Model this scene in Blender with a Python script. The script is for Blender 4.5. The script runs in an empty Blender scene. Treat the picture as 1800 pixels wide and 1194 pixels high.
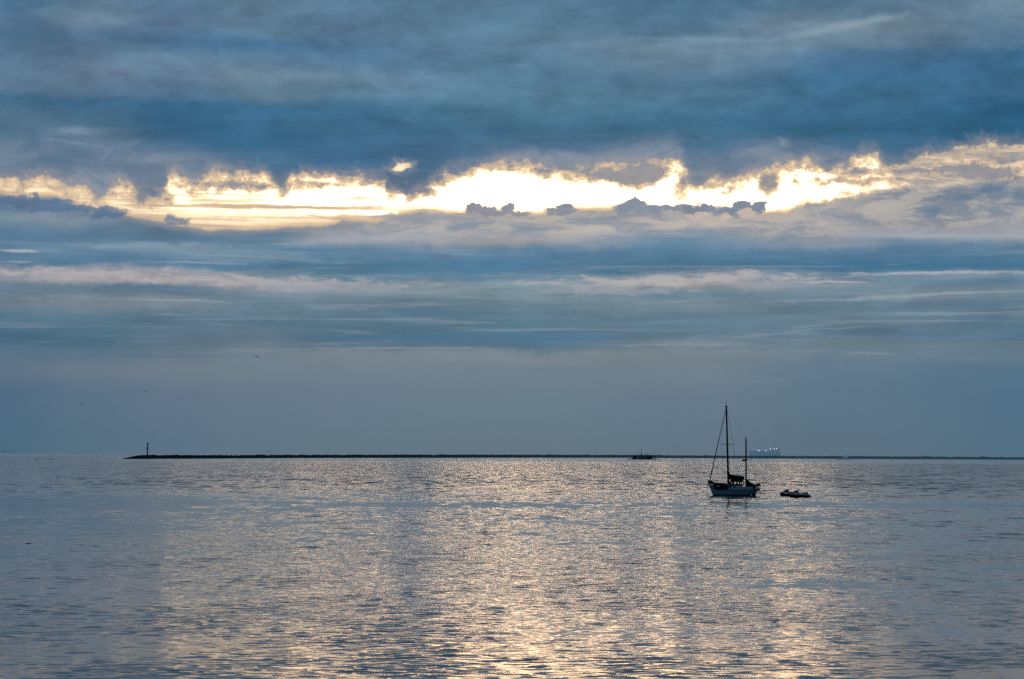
import bpy, bmesh, math, random
from mathutils import Vector, Matrix, noise as mnoise

random.seed(7)
scene = bpy.context.scene
col = scene.collection
R = math.radians

# ------------------------------------------------------------------ layout
CAM_H = 6.0          # eye height above the water, metres
FPX = 4000.0         # focal length expressed in photograph pixels (1800 wide)


def horizon(px):
    return 797.6 + 0.0026 * px


def depth_at(px, py):
    return CAM_H * FPX / (py - horizon(px))


def on_water(px, py):
    """world point on the sea surface that the photograph shows at px, py"""
    d = depth_at(px, py)
    return Vector(((px - 900.0) / FPX * d, d, 0.0))


def in_air(px, py, d):
    return Vector(((px - 900.0) / FPX * d, d, CAM_H + (horizon(px) - py) / FPX * d))


# ------------------------------------------------------------------ camera
cam_data = bpy.data.cameras.new("camera")
cam = bpy.data.objects.new("camera", cam_data)
col.objects.link(cam)
cam_data.sensor_width = 36.0
cam_data.lens = 80.0
cam_data.clip_start = 0.5
cam_data.clip_end = 200000.0
pitch = math.atan((horizon(900) - 597.0) / FPX)
roll = math.atan(0.0026)
cam.matrix_world = (Matrix.Translation((0, 0, CAM_H)) @ Matrix.Rotation(R(90) + pitch, 4, 'X')
                    @ Matrix.Rotation(roll, 4, 'Z'))
scene.camera = cam

scene.render.engine = 'CYCLES'
scene.view_settings.view_transform = 'Standard'
scene.view_settings.look = 'None'
scene.view_settings.exposure = 0
scene.view_settings.gamma = 1
scene.cycles.use_denoising = False
scene.cycles.max_bounces = 5
scene.cycles.transparent_max_bounces = 8


# ------------------------------------------------------------------ node expressions
def lin(c):
    c = c / 255.0
    return c / 12.92 if c <= 0.04045 else ((c + 0.055) / 1.055) ** 2.4


def srgb(r, g, b, k=1.0):
    return (lin(r) * k, lin(g) * k, lin(b) * k, 1.0)


class Net:
    """small helper to write node graphs as arithmetic"""

    def __init__(self, tree):
        self.t = tree

    def node(self, kind, **kw):
        n = self.t.nodes.new(kind)
        for k, v in kw.items():
            setattr(n, k, v)
        return n

    def put(self, sock, v):
        if isinstance(v, E):
            self.t.links.new(v.s, sock)
        elif hasattr(v, 'is_output'):
            self.t.links.new(v, sock)
        else:
            sock.default_value = v

    def math(self, op, a, b=None, c=None, clamp=False):
        n = self.node('ShaderNodeMath', operation=op, use_clamp=clamp)
        self.put(n.inputs[0], a)
        if b is not None:
            self.put(n.inputs[1], b)
        if c is not None:
            self.put(n.inputs[2], c)
        return E(self, n.outputs[0])

    def step(self, lo, hi, v):
        """smoothstep from 0 at lo to 1 at hi (lo may exceed hi)"""
        if lo > hi:
            return 1.0 - self.step(hi, lo, v)
        n = self.node('ShaderNodeMapRange', interpolation_type='SMOOTHSTEP')
        self.put(n.inputs[0], v)
        n.inputs[1].default_value = lo
        n.inputs[2].default_value = hi
        n.inputs[3].default_value = 0
        n.inputs[4].default_value = 1
        return E(self, n.outputs[0])

    def vec(self, x, y, z=0.0):
        n = self.node('ShaderNodeCombineXYZ')
        self.put(n.inputs[0], x)
        self.put(n.inputs[1], y)
        self.put(n.inputs[2], z)
        return n.outputs[0]

    def noise(self, v, scale=1.0, detail=4.0, rough=0.5, dist=0.0, dim='2D', color=False):
        n = self.node('ShaderNodeTexNoise', noise_dimensions=dim)
        self.t.links.new(v, n.inputs['Vector'])
        n.inputs['Scale'].default_value = scale
        n.inputs['Detail'].default_value = detail
        n.inputs['Roughness'].default_value = rough
        n.inputs['Distortion'].default_value = dist
        if color:
            sp = self.node('ShaderNodeSeparateColor')
            self.t.links.new(n.outputs['Color'], sp.inputs[0])
            return [E(self, sp.outputs[i]) for i in range(3)]
        return E(self, n.outputs[0])

    def mix(self, f, a, b):
        n = self.node('ShaderNodeMix', data_type='RGBA')
        self.put(n.inputs[0], f)
        self.put(n.inputs[6], a)
        self.put(n.inputs[7], b)
        return E(self, n.outputs[2])

    def mad(self, a, m, b):
        return self.math('MULTIPLY_ADD', a, m, b)

    def blob(self, pv, x, y, rx, ry):
        """1 at the centre of an ellipse, 0 on its outline, negative outside"""
        n = self.node('ShaderNodeVectorMath', operation='MULTIPLY_ADD')
        self.t.links.new(pv, n.inputs[0])
        n.inputs[1].default_value = (1 / rx, 1 / ry, 0)
        n.inputs[2].default_value = (-x / rx, -y / ry, 0)
        k = self.node('ShaderNodeVectorMath', operation='LENGTH')
        self.t.links.new(n.outputs[0], k.inputs[0])
        return E(self, k.outputs['Value'])          # 0 centre, 1 outline

    def scale_color(self, c, f):
        n = self.node('ShaderNodeVectorMath', operation='SCALE')
        self.put(n.inputs[0], c)
        self.put(n.inputs[3], f)
        return E(self, n.outputs[0])

    def add_color(self, a, b):
        n = self.node('ShaderNodeVectorMath', operation='ADD')
        self.put(n.inputs[0], a)
        self.put(n.inputs[1], b)
        return E(self, n.outputs[0])

    def curve(self, x, pts, x0, x1, y0, y1, linear=True):
        """float curve through (x, y) points given in real units"""
        n = self.node('ShaderNodeFloatCurve')
        c = n.mapping.curves[0]
        P = [((a - x0) / (x1 - x0), (b - y0) / (y1 - y0)) for a, b in pts]
        while len(c.points) < len(P):
            c.points.new(0.5, 0.5)
        for p, (a, b) in zip(c.points, P):
            p.location = (a, b)
            p.handle_type = 'VECTOR' if linear else 'AUTO'
        n.mapping.use_clip = False
        n.mapping.update()
        self.put(n.inputs['Value'], (x - x0) * (1.0 / (x1 - x0)))
        return E(self, n.outputs[0]) * (y1 - y0) + y0


class E:
    def __init__(self, net, s):
        self.n, self.s = net, s

    def __add__(self, o): return self.n.math('ADD', self, o)
    __radd__ = __add__
    def __sub__(self, o): return self.n.math('SUBTRACT', self, o)
    def __rsub__(self, o): return self.n.math('SUBTRACT', o, self)
    def __mul__(self, o): return self.n.math('MULTIPLY', self, o)
    __rmul__ = __mul__
    def __truediv__(self, o): return self.n.math('DIVIDE', self, o)
    def __rtruediv__(self, o): return self.n.math('DIVIDE', o, self)
    def min(self, o): return self.n.math('MINIMUM', self, o)
    def max(self, o): return self.n.math('MAXIMUM', self, o)
    def abs(self): return self.n.math('ABSOLUTE', self)
    def pow(self, o): return self.n.math('POWER', self, o)


# ------------------------------------------------------------------ sky
# Everything below is a function of the direction of sight: azimuth and
# elevation, counted in 1/4000 rad so that numbers are easy to write down.
world = bpy.data.worlds.new("World")
scene.world = world
world.use_nodes = True
wt = world.node_tree
wt.nodes.clear()
world.cycles.sampling_method = 'MANUAL'
world.cycles.sample_map_resolution = 256
N = Net(wt)
wout = N.node('ShaderNodeOutputWorld')
tc = N.node('ShaderNodeTexCoord')
sep = N.node('ShaderNodeSeparateXYZ')
wt.links.new(tc.outputs['Generated'], sep.inputs[0])
dx, dy, dz = (E(N, sep.outputs[i]) for i in range(3))

az = N.math('ARCTAN2', dx, dy)
az = az.max(-1.1).min(1.1)
X = N.math('TANGENT', az) * FPX + 900.0
flat = (dx * dx + dy * dy).pow(0.5).max(0.12)
Y = 800.0 - dz / flat * FPX

P = N.vec(X, Y)
wob = N.noise(N.vec(X * (1 / 260), Y * (1 / 70)), 1, 5, 0.55, color=True)       # large, slow wobble
fine = N.noise(N.vec(X * (1 / 44), Y * (1 / 30)), 1, 8, 0.68, color=True)        # cauliflower edges
wisp = N.noise(N.vec(X * (1 / 210), Y * (1 / 20)), 1, 6, 0.6, 0.6)               # long horizontal wisps
soft = N.noise(N.vec(X * (1 / 170), Y * (1 / 62)), 1, 4, 0.52, 0.4)              # soft mottling

X1 = X + (wob[0] - 0.5) * 130.0 + (fine[0] - 0.5) * 16.0
Y1 = Y + (wob[1] - 0.5) * 32.0 + (fine[1] - 0.5) * 18.0

COLS = [0, 150, 300, 450, 600, 900, 1200, 1500, 1800]
SKY = [
    (-260, [(70, 104, 132)] * 9),
    (-40, [(74, 114, 148), (84, 120, 152), (82, 118, 150), (84, 120, 150), (82, 120, 152), (82, 120, 150), (76, 114, 146), (86, 122, 150), (90, 124, 150)]),
    (15, [(70, 115, 150), (90, 125, 155), (85, 120, 155), (88, 122, 150), (85, 125, 158), (82, 122, 153), (72, 112, 145), (82, 120, 150), (100, 132, 157)]),
    (50, [(80, 118, 155), (102, 133, 160), (85, 118, 152), (88, 125, 155), (85, 122, 155), (88, 130, 160), (78, 116, 148), (112, 142, 165), (85, 120, 150)]),
    (75, [(75, 115, 150), (85, 120, 155), (70, 112, 150), (65, 110, 148), (75, 115, 152), (88, 128, 160), (104, 139, 165), (98, 132, 158), (78, 115, 148)]),
    (105, [(85, 120, 155), (90, 125, 158), (95, 132, 162), (88, 125, 158), (80, 120, 155), (85, 128, 160), (95, 130, 158), (70, 112, 150), (58, 105, 145)]),
    (140, [(90, 125, 158), (100, 130, 160), (92, 125, 160), (106, 139, 165), (100, 138, 168), (82, 125, 160), (80, 122, 155), (58, 108, 148), (56, 105, 143)]),
    (165, [(88, 122, 155), (88, 124, 158), (82, 122, 156), (92, 130, 160), (90, 132, 162), (82, 126, 158), (82, 126, 158), (60, 110, 148), (58, 106, 144)]),
    (190, [(64, 110, 146), (62, 108, 145), (56, 106, 145), (60, 110, 148), (62, 110, 148), (76, 122, 154), (68, 116, 150), (58, 108, 145), (46, 98, 138)]),
    (225, [(82, 118, 150), (68, 110, 145), (52, 100, 142), (56, 105, 145), (60, 108, 148), (66, 112, 150), (60, 108, 145), (54, 104, 145), (44, 98, 138)]),
    (255, [(74, 112, 148), (88, 122, 154), (56, 103, 145), (54, 104, 145), (60, 106, 148), (72, 112, 150), (68, 110, 148), (62, 106, 145), (46, 98, 138)]),
    (290, [(85, 118, 150), (90, 120, 155), (95, 124, 155), (70, 112, 150), (64, 108, 150), (80, 116, 152), (96, 121, 148), (78, 112, 148), (60, 104, 142)]),
    (330, [(100, 125, 152), (90, 120, 152), (108, 128, 155), (108, 128, 150), (84, 114, 150), (100, 120, 150), (115, 128, 150), (108, 124, 148), (118, 134, 155)]),
    (365, [(78, 112, 146), (80, 112, 148), (92, 118, 150), (95, 120, 150), (100, 122, 150), (130, 142, 160), (140, 150, 164), (160, 162, 165), (125, 140, 158)]),
    (395, [(110, 140, 165), (115, 140, 165), (92, 125, 155), (90, 125, 158), (120, 140, 162), (140, 154, 168), (165, 165, 170), (150, 155, 168), (150, 158, 170)]),
    (420, [(82, 122, 158), (85, 124, 158), (88, 126, 158), (92, 130, 160), (148, 160, 176), (155, 165, 178), (110, 142, 168), (126, 148, 170), (150, 162, 178)]),
    (445, [(90, 130, 165), (98, 135, 165), (112, 146, 170), (105, 142, 168), (95, 135, 168), (88, 130, 165), (85, 128, 162), (82, 125, 160), (92, 132, 163)]),
    (470, [(85, 125, 158), (80, 122, 158), (80, 122, 155), (78, 122, 155), (76, 123, 156), (74, 121, 157), (76, 121, 155), (64, 115, 152), (68, 117, 155)]),
    (486, [(135, 148, 165), (140, 150, 165), (140, 152, 166), (110, 138, 160), (88, 128, 157), (92, 132, 160), (130, 150, 167), (98, 132, 158), (110, 138, 162)]),
    (500, [(130, 145, 162), (158, 161, 170), (152, 158, 168), (145, 155, 167), (138, 152, 166), (115, 144, 164), (155, 160, 169), (116, 143, 163), (90, 128, 158)]),
    (517, [(97, 127, 152), (92, 126, 151), (96, 128, 152), (104, 134, 156), (118, 144, 162), (112, 141, 160), (102, 136, 158), (108, 138, 160), (116, 142, 162)]),
    (537, [(108, 133, 154), (118, 140, 160), (124, 144, 163), (104, 134, 156), (100, 132, 155), (100, 132, 155), (112, 140, 160), (98, 132, 156), (98, 130, 155)]),
    (560, [(85, 122, 150), (93, 128, 154), (90, 125, 151), (86, 123, 150), (90, 127, 152), (88, 126, 151), (97, 131, 155), (100, 131, 154), (90, 125, 150)]),
    (590, [(74, 115, 145), (80, 119, 148), (94, 125, 149), (98, 127, 150), (86, 122, 149), (78, 118, 148), (94, 127, 150), (88, 123, 150), (84, 120, 148)]),
    (607, [(70, 111, 142), (72, 112, 142), (90, 120, 145), (98, 124, 146), (92, 122, 147), (86, 121, 148), (114, 137, 154), (104, 131, 152), (96, 126, 149)]),
    (626, [(84, 116, 142), (88, 117, 141), (102, 123, 144), (110, 129, 146), (114, 132, 148), (119, 136, 151), (115, 133, 149), (104, 128, 149), (96, 123, 147)]),
    (652, [(96, 116, 139), (104, 122, 142), (108, 126, 143), (111, 129, 146), (111, 129, 146), (112, 130, 145), (112, 130, 145), (96, 122, 145), (84, 116, 142)]),
    (700, [(78, 108, 135), (90, 115, 138), (98, 118, 140), (101, 121, 141), (104, 124, 142), (105, 126, 142), (103, 123, 141), (93, 119, 140), (81, 112, 138)]),
    (795, [(76, 108, 132), (85, 112, 135), (91, 115, 137), (96, 118, 136), (99, 119, 135), (100, 120, 135), (98, 118, 135), (92, 115, 135), (82, 112, 135)]),
]
def tone(y, c_):
    t_ = min(1.0, max(0.0, (y - 600) / 60.0))
    k = 0.965 if 520 < y < 612 else 1.0
    m_ = 0.015 if 400 < y < 600 else (0.02 if y < 200 else 0.0)
    return (c_[0] * (1.05 - 0.045 * t_) * k, c_[1] * (0.988 + 0.007 * t_) * k, c_[2] * (0.93 + m_ + 0.045 * t_) * k)


SKY = [(y, [tone(y, c_) for c_ in row]) for y, row in SKY]
YLO, YHI = -260.0, 795.0
YF = N.mad(Y1, 1 / (YHI - YLO), -YLO / (YHI - YLO))


def column_ramp(k):
    n = N.node('ShaderNodeValToRGB')
    cr = n.color_ramp
    cr.interpolation = 'EASE'
    pos = [(y - YLO) / (YHI - YLO) for y, _ in SKY]
    cr.elements[0].position, cr.elements[0].color = pos[0], srgb(*SKY[0][1][k])
    cr.elements[1].position, cr.elements[1].color = pos[-1], srgb(*SKY[-1][1][k])
    for p_, (_, r_) in list(zip(pos, SKY))[1:-1]:
        cr.elements.new(p_).color = srgb(*r_[k])
    N.put(n.inputs[0], YF)
    return E(N, n.outputs[0])


c = column_ramp(0)
for k in range(1, len(COLS)):
    c = N.mix(N.step(COLS[k - 1], COLS[k], X1), c, column_ramp(k))

# texture in the cloud decks, stronger high up, nearly none in the haze by the horizon
amp = N.step(690, 560, Y)
high = N.step(270, 170, Y)
# folds in the high deck: lumps with a crisp lower edge
fold = N.noise(N.vec(X1 * (1 / 96), (Y + (fine[2] - 0.5) * 12.0) * (1 / 38)), 1, 8, 0.62, 0.35)
fold2 = N.noise(N.vec(X * (1 / 38), Y * (1 / 20)), 1, 6, 0.62, 0.3)
mott = 1.0 + (soft - 0.5) * (0.50 + high * 0.25) * amp + (wisp - 0.5) * (0.40 - high * 0.30) * amp + (fold - 0.5) * (0.12 + high * 0.28) * amp + (fold2 - 0.5) * (0.10 + high * 0.22) * amp
c = N.scale_color(c, mott)


base = c
Ys = Y + (wob[2] - 0.5) * 10.0 + (fine[2] - 0.5) * 9.0
PS = N.vec(X1, Ys)
ragged = (fine[0] - 0.5) * 1.1
torn_edge = (N.noise(N.vec(X * (1 / 52), Y * (1 / 13)), 1, 8, 0.68, 0.3) - 0.5) * 3.4


# thin drifting streaks: x, y, half length, half thickness, slope, colour, strength
def streak(c, x, y, lx, ly, slope, rgb, k):
    pv = PS
    rough_ = ragged
    if ly >= 7 and y > 430 and max(rgb) > 160:
        rough_ = torn_edge
    if abs(slope) > 0.015:
        pv = N.vec(X1, N.mad(X, -slope, Ys + slope * x))
    r = N.blob(pv, x, y, lx, ly) + rough_
    m = N.step(1.15, 0.1, r) * k
    return N.mix(m, c, srgb(*rgb))


STREAKS = [
    (1480, 48, 130, 11, -0.16, (140, 162, 178), 0.7),
    (1260, 66, 150, 7, 0.03, (125, 152, 175), 0.6),
    (110, 240, 48, 11, 0.05, (122, 148, 172), 0.75),
    (128, 262, 70, 4, 0.12, (125, 148, 172), 0.6),
    (1358, 245, 16, 10, 0.3, (130, 148, 165), 0.6),
    (700, 418, 190, 9, -0.05, (166, 172, 182), 0.7),
    (1020, 404, 170, 7, -0.07, (182, 180, 182), 0.75),
    (1300, 396, 190, 6, 0.0, (190, 182, 180), 0.6),
    (1640, 416, 210, 7, 0.02, (165, 172, 182), 0.6),
    (40, 451, 42, 4, 0.03, (180, 180, 188), 0.9),
    (30, 470, 48, 3, 0.02, (150, 158, 172), 0.7),
    (250, 438, 110, 7, -0.02, (135, 158, 178), 0.6),
    (330, 466, 90, 2.5, 0.0, (148, 165, 180), 0.6),
    (500, 431, 70, 3, 0.02, (138, 158, 176), 0.6),
    (520, 441, 100, 4, 0.02, (70, 118, 155), 0.5),
    (120, 488, 230, 10, 0.0, (176, 172, 177), 0.85),
    (420, 496, 250, 12, 0.014, (176, 174, 176), 0.8),
    (560, 505, 130, 10, 0.014, (164, 164, 172), 0.7),
    (280, 511, 160, 7, 0.02, (84, 118, 148), 0.6),
    (1140, 494, 220, 12, -0.012, (182, 178, 177), 0.8),
    (1300, 489, 180, 9, 0.012, (178, 174, 178), 0.8),
    (1080, 512, 180, 8, 0.01, (158, 162, 170), 0.6),
    (1460, 497, 90, 2.5, 0.01, (180, 178, 182), 0.8),
    (1660, 483, 260, 3.5, -0.005, (172, 176, 184), 0.85),
    (1620, 522, 270, 4.5, -0.035, (150, 162, 174), 0.75),
    (1620, 553, 130, 4, 0.02, (138, 154, 167), 0.6),
    (330, 534, 130, 3, 0.02, (142, 155, 168), 0.7),
    (620, 538, 160, 2, 0.0, (132, 150, 165), 0.5),
    (300, 559, 46, 2, -0.02, (120, 142, 160), 0.7),
    (700, 614, 260, 2.5, 0.015, (130, 145, 156), 0.7),
    (1180, 606, 190, 3, 0.0, (134, 150, 162), 0.6),
    (1530, 620, 60, 3, 0.0, (134, 150, 162), 0.6),
    (1380, 613, 240, 2.5, 0.01, (92, 124, 148), 0.5),
    (230, 629, 220, 4, 0.0, (76, 112, 140), 0.45),
    (760, 597, 400, 12, 0.01, (78, 118, 147), 0.45),
    (1330, 671, 60, 2, 0.0, (122, 138, 150), 0.4),
]
lines = N.noise(N.vec(X1 * (1 / 330), (Y + (fine[0] - 0.5) * 5.0) * (1 / 13)), 1, 7, 0.66, 0.5)
lm = N.step(0.52, 0.70, lines) * N.step(425, 450, Y) * N.step(640, 590, Y)
base_low = N.mix(lm * 0.24, base, srgb(168, 172, 180))
ld_ = N.step(0.48, 0.32, lines) * N.step(425, 450, Y) * N.step(640, 590, Y)
base_low = N.mix(ld_ * 0.20, base_low, srgb(66, 108, 138))
# sky in three belts so that each belt only computes its own clouds
top = base
for s_ in STREAKS:
    if s_[1] < 100:
        top = streak(top, *s_)
low = base_low
for s_ in STREAKS:
    if s_[1] > 428:
        low = streak(low, *s_)
c = base_low
for s_ in STREAKS:
    if 200 < s_[1] < 470:
        c = streak(c, *s_)

# the bright break in the cloud: traced upper and lower edges
UP = [(-200, 330), (0, 332), (30, 335), (62, 321), (95, 334), (150, 346), (172, 366), (180, 352), (198, 327), (222, 334),
      (238, 350), (262, 357), (280, 352), (290, 312), (302, 303), (318, 324), (346, 332), (354, 316), (372, 305), (400, 309), (465, 311), (478, 326), (486, 338), (502, 334), (508, 314), (530, 311), (560, 310),
      (585, 311), (604, 319), (640, 314), (676, 323), (684, 338), (722, 343), (745, 336), (772, 316), (805, 303), (830, 302),
      (852, 292), (880, 283), (905, 289), (940, 289), (962, 300), (1000, 302), (1060, 292), (1130, 287), (1165, 283), (1196, 283),
      (1206, 305), (1222, 326), (1262, 317), (1285, 322), (1335, 303), (1395, 291), (1422, 282), (1450, 296),
      (1490, 290), (1515, 277), (1545, 280), (1560, 300), (1600, 293), (1650, 277), (1692, 269), (1740, 264), (1775, 270), (1830, 266), (2000, 280)]
LO = [(-200, 352), (0, 351), (40, 360), (95, 352), (140, 371), (172, 379), (182, 366), (190, 376), (232, 385), (290, 396), (350, 405), (430, 406), (510, 399),
      (575, 397), (598, 386), (665, 391), (702, 377), (742, 371), (810, 376), (940, 377), (1035, 368), (1085, 366), (1190, 368), (1265, 370),
      (1340, 378), (1400, 371), (1425, 357), (1500, 346), (1555, 342), (1605, 338), (1650, 336), (1700, 330), (1740, 322), (1775, 318), (1830, 316), (2000, 310)]
X2 = X + (fine[0] - 0.5) * 30.0 + (wob[0] - 0.5) * 12.0
up = N.curve(X2, UP, -200, 2000, 240, 440)
lo = N.curve(X2, LO, -200, 2000, 240, 440)
puff = N.noise(N.vec(X * (1 / 20), Y * (1 / 16)), 1, 5, 0.66, color=True)
PC = N.vec(X + (fine[1] - 0.5) * 34.0 + (puff[0] - 0.5) * 14.0, Y + (fine[0] - 0.5) * 26.0 + (puff[1] - 0.5) * 14.0)
g_up = Y + (fine[1] - 0.5) * 30.0 + (puff[1] - 0.5) * 12.0 - up
g_lo = lo - (Y + (fine[2] - 0.5) * (12.0 + N.step(1330, 1420, X) * 30.0) + (puff[0] - 0.5) * N.step(1330, 1420, X) * 16.0)
thin = g_up
# torn pieces of cloud hanging in the light: x, y, rx, ry
TORN = [(710, 324, 32, 16), (690, 312, 46, 9), (735, 336, 24, 8), (415, 329, 64, 4.5), (556, 324, 26, 3), (1085, 304, 60, 12), (1120, 308, 42, 19), (1140, 300, 34, 12), (1040, 302, 42, 7),
        (955, 299, 22, 6), (1228, 312, 24, 16), (1290, 310, 30, 5), (1352, 318, 14, 17), (1466, 288, 42, 15), (1505, 303, 20, 6), (1203, 318, 8, 16), (1620, 306, 62, 7), (1690, 302, 66, 9), (1580, 321, 60, 3), (1740, 312, 60, 12), (1765, 290, 30, 7), (262, 345, 24, 14), (248, 352, 14, 12),
        (195, 348, 7, 4), (292, 352, 7, 5)]
tornf = None
for (x, y, rx, ry) in TORN:
    d = (N.blob(PC, x, y, rx, ry) - 1.0) * min(rx, ry * 1.6)
    tornf = d if tornf is None else tornf.min(d)
front = N.step(-700, -100, X) * N.step(2500, 1900, X)
frizz = (puff[2] - 0.5) * 26.0 + (fine[2] - 0.5) * 30.0
cut = g_up.min(tornf * 1.5)
depth_ = (cut + frizz).min(g_lo * 1.7)                      # >0 light, <0 cloud
cloudy = N.step(-30, -4, depth_) * front
# big grey billows around the break, greyer the closer to the light
bil = N.noise(N.vec(X1 * (1 / 150), (Y + (fine[2] - 0.5) * 16.0) * (1 / 62)), 1, 7, 0.6, 0.4)
bleft = N.step(-0.2, 0.75, 1.0 - N.blob(PC, 150, 320, 250, 95))
bright_ = (1.0 - N.blob(PC, 1230, 290, 330, 62)).max(1.0 - N.blob(PC, 960, 285, 150, 38))
billow = (bleft.max(N.step(-0.2, 0.7, bright_))) * N.step(0.30, 0.62, bil)
c = N.mix(billow * 0.66, c, N.mix(N.step(0.45, 0.68, bil), srgb(118, 134, 156), srgb(146, 156, 168)))
c = N.mix(cloudy * 0.40, c, srgb(168, 158, 156))
c = N.mix(N.step(-12, 12, g_up) * N.step(-12, 6, g_lo) * 0.78, c, N.mix(puff[2], srgb(138, 140, 148), srgb(176, 166, 160)))
c = N.mix(N.step(-9, 1, depth_) * 0.55 * front, c, srgb(205, 184, 160))
gap = N.step(-8, 6, depth_) * front
heart = N.curve(X, [(-200, 0.0), (0, 0.02), (180, 0.04), (250, 0.03), (330, 0.36), (400, 0.62), (560, 0.62), (625, 0.66), (665, 1.15), (705, 2.0), (740, 1.5), (785, 0.82), (860, 0.72), (960, 0.72), (1070, 0.76),
                    (1115, 1.1), (1150, 1.05), (1195, 0.78), (1230, 1.1), (1290, 0.80), (1400, 0.66), (1500, 0.52), (1600, 0.32), (1680, 0.12), (2000, 0.0)], -200, 2000, 0, 2.5)
inner = N.step(0, 22, depth_)
cream = N.mix(inner, srgb(226, 196, 160), srgb(255, 232, 194))
hot = N.mix(0.0, (7.9, 4.95, 2.65, 1), (7.9, 4.95, 2.65, 1))
hotm = N.step(0.0, 30, depth_).pow(1.5)
hk = (heart * (1.0 + (fine[0] - 0.5) * 0.9)).max(0.0) * (1.0 - N.step(362, 384, Y + (fine[1] - 0.5) * 20.0) * N.step(760, 640, X) * 0.95)
gapc = N.mix(hotm, cream, N.add_color(N.scale_color(hot, hk), cream))
shred = N.noise(N.vec(X * (1 / 110), Y * (1 / 16)), 1, 8, 0.68, 0.4)
rightm = N.step(1500, 1660, X)
gapc = N.mix(rightm * 0.9, gapc, N.mix(N.step(0.40, 0.62, shred), srgb(146, 148, 154), srgb(240, 212, 178)))
# grey veils lying across the break
veil = N.noise(N.vec(X * (1 / 300), Y * (1 / 12)), 1, 6, 0.62, 0.3)
veilm = N.step(0.42, 0.62, veil) * N.step(900, 660, X) * N.step(330, 352, Y) * 0.9
gapc = N.mix(veilm, gapc, srgb(204, 180, 154))
tn = N.noise(N.vec(X * (1 / 34), Y * (1 / 24)), 1, 8, 0.74)
broken = N.step(1150, 1260, X) * N.step(0.0, 30.0, g_lo)
tatter = N.step(0.46, 0.66, tn - (g_up * 0.0020) * (1.0 - broken * 0.7) + 0.02) * (N.step(70, 8, g_up).max(broken)) * 0.975
gapc = N.mix(tatter, gapc, N.mix(puff[0], srgb(150, 142, 138), srgb(226, 200, 166)))
for (x_, y_, lx_, ly_, k_) in ((470, 366, 240, 4.5, 0.85), (650, 352, 70, 5, 0.8), (330, 389, 130, 4, 0.55), (520, 384, 150, 3, 0.5), (395, 345, 90, 3, 0.5), (700, 362, 80, 3, 0.6)):
    gapc = N.mix(N.step(1.2, 0.3, N.blob(PS, x_, y_, lx_, ly_) + ragged) * k_, gapc, srgb(196, 172, 148))
c = N.mix(gap, c, gapc)
# the small lit hole above
hole = N.blob(PC, 703, 293, 18, 9)
c = N.mix(N.step(2.0, 0.9, hole) * 0.35, c, srgb(190, 176, 165))
c = N.mix(N.step(1.12, 0.85, hole), c, N.mix(N.step(1.0, 0.3, hole), srgb(240, 208, 165), srgb(255, 238, 205, 1.05)))
tear = (puff[2] - 0.5) * 0.7 + (fine[2] - 0.5) * 0.9


# clumps of cloud in front of the light: (x, y, rx, ry), colour, rim, edge
def clump(c, items, rgb, rim, edge=0.10, k=1.0, *rest, rimk=0.6):
    f = None
    for (x, y, rx, ry) in items:
        d = N.blob(PC, x, y, rx, ry)
        f = d if f is None else f.min(d)
    f = f + tear
    m = N.step(1.08 + edge * 0.6, 0.92 - edge * 0.6, f) * k
    rm = N.step(0.45, 1.0, f) * rimk
    shade_ = N.scale_color(N.mix(rm, srgb(*rgb), srgb(*rim)), 0.72 + fine[0] * 0.55)
    return N.mix(m, c, shade_)


# heaped bank under the break, lit on its crests
heap = N.noise(N.vec(X * (1 / 95), (Y + (puff[1] - 0.5) * 8.0) * (1 / 22)), 1, 8, 0.66, 0.5)
heapm = N.step(520, 720, X) * N.step(2, -7, g_lo) * N.step(432, 396, Y1) * N.step(1700, 1400, X)
c = N.mix(heapm * 0.62, c, N.mix(N.step(0.38, 0.62, heap), srgb(132, 146, 163), srgb(196, 186, 177)))
# puffs standing on the far bank, dark against the light
c = clump(c, [(835, 366, 18, 10), (858, 368, 26, 8), (893, 364, 11, 11), (870, 374, 60, 7), (828, 360, 9, 8)], (142, 146, 156), (176, 166, 160), 0.16, 1.0, 12, 10)
c = clump(c, [(990, 361, 22, 8), (985, 370, 30, 7)], (138, 144, 156), (176, 166, 160), 0.16, 1.0, 12, 9)
c = clump(c, [(1116, 358, 22, 11), (1135, 368, 44, 11), (1100, 362, 20, 8), (1180, 366, 30, 7)], (134, 144, 158), (160, 158, 160), 0.16, 1.0, 12, 10)
c = clump(c, [(1212, 364, 18, 9), (1232, 370, 36, 9), (1306, 362, 22, 9), (1337, 364, 14, 12), (1290, 371, 40, 9)], (128, 139, 156), (158, 156, 160), 0.16, 1.0, 13, 10)
c = clump(c, [(1312, 374, 14, 9), (1228, 377, 20, 5), (1278, 381, 9, 8)], (200, 184, 172), (210, 192, 178), 0.3, 0.85, 12, 9)
c = clump(c, [(700, 382, 60, 6), (740, 386, 70, 9), (800, 382, 90, 6)], (156, 156, 164), (196, 180, 168), 0.35, 0.75)
# heaped grey-peach cloud on the right
bank = N.noise(N.vec(X * (1 / 90), Y * (1 / 30)), 1, 8, 0.68, 0.3)
bankm = N.step(1400, 1580, X) * N.step(-16, 6, Y - 330.0 - (1620.0 - X).max(0.0) * 0.12 - (fine[1] - 0.5) * 26) * N.step(425, 385, Y1)
bankc = N.mix(N.step(0.40, 0.60, bank), srgb(112, 132, 152), srgb(188, 182, 176))
c = N.mix(bankm * 0.58, c, bankc)
c = clump(c, [(1745, 338, 30, 12), (1800, 350, 26, 14), (1700, 352, 22, 7), (1640, 375, 30, 9)], (98, 124, 152), (140, 148, 160), 0.6, 0.7)
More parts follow.
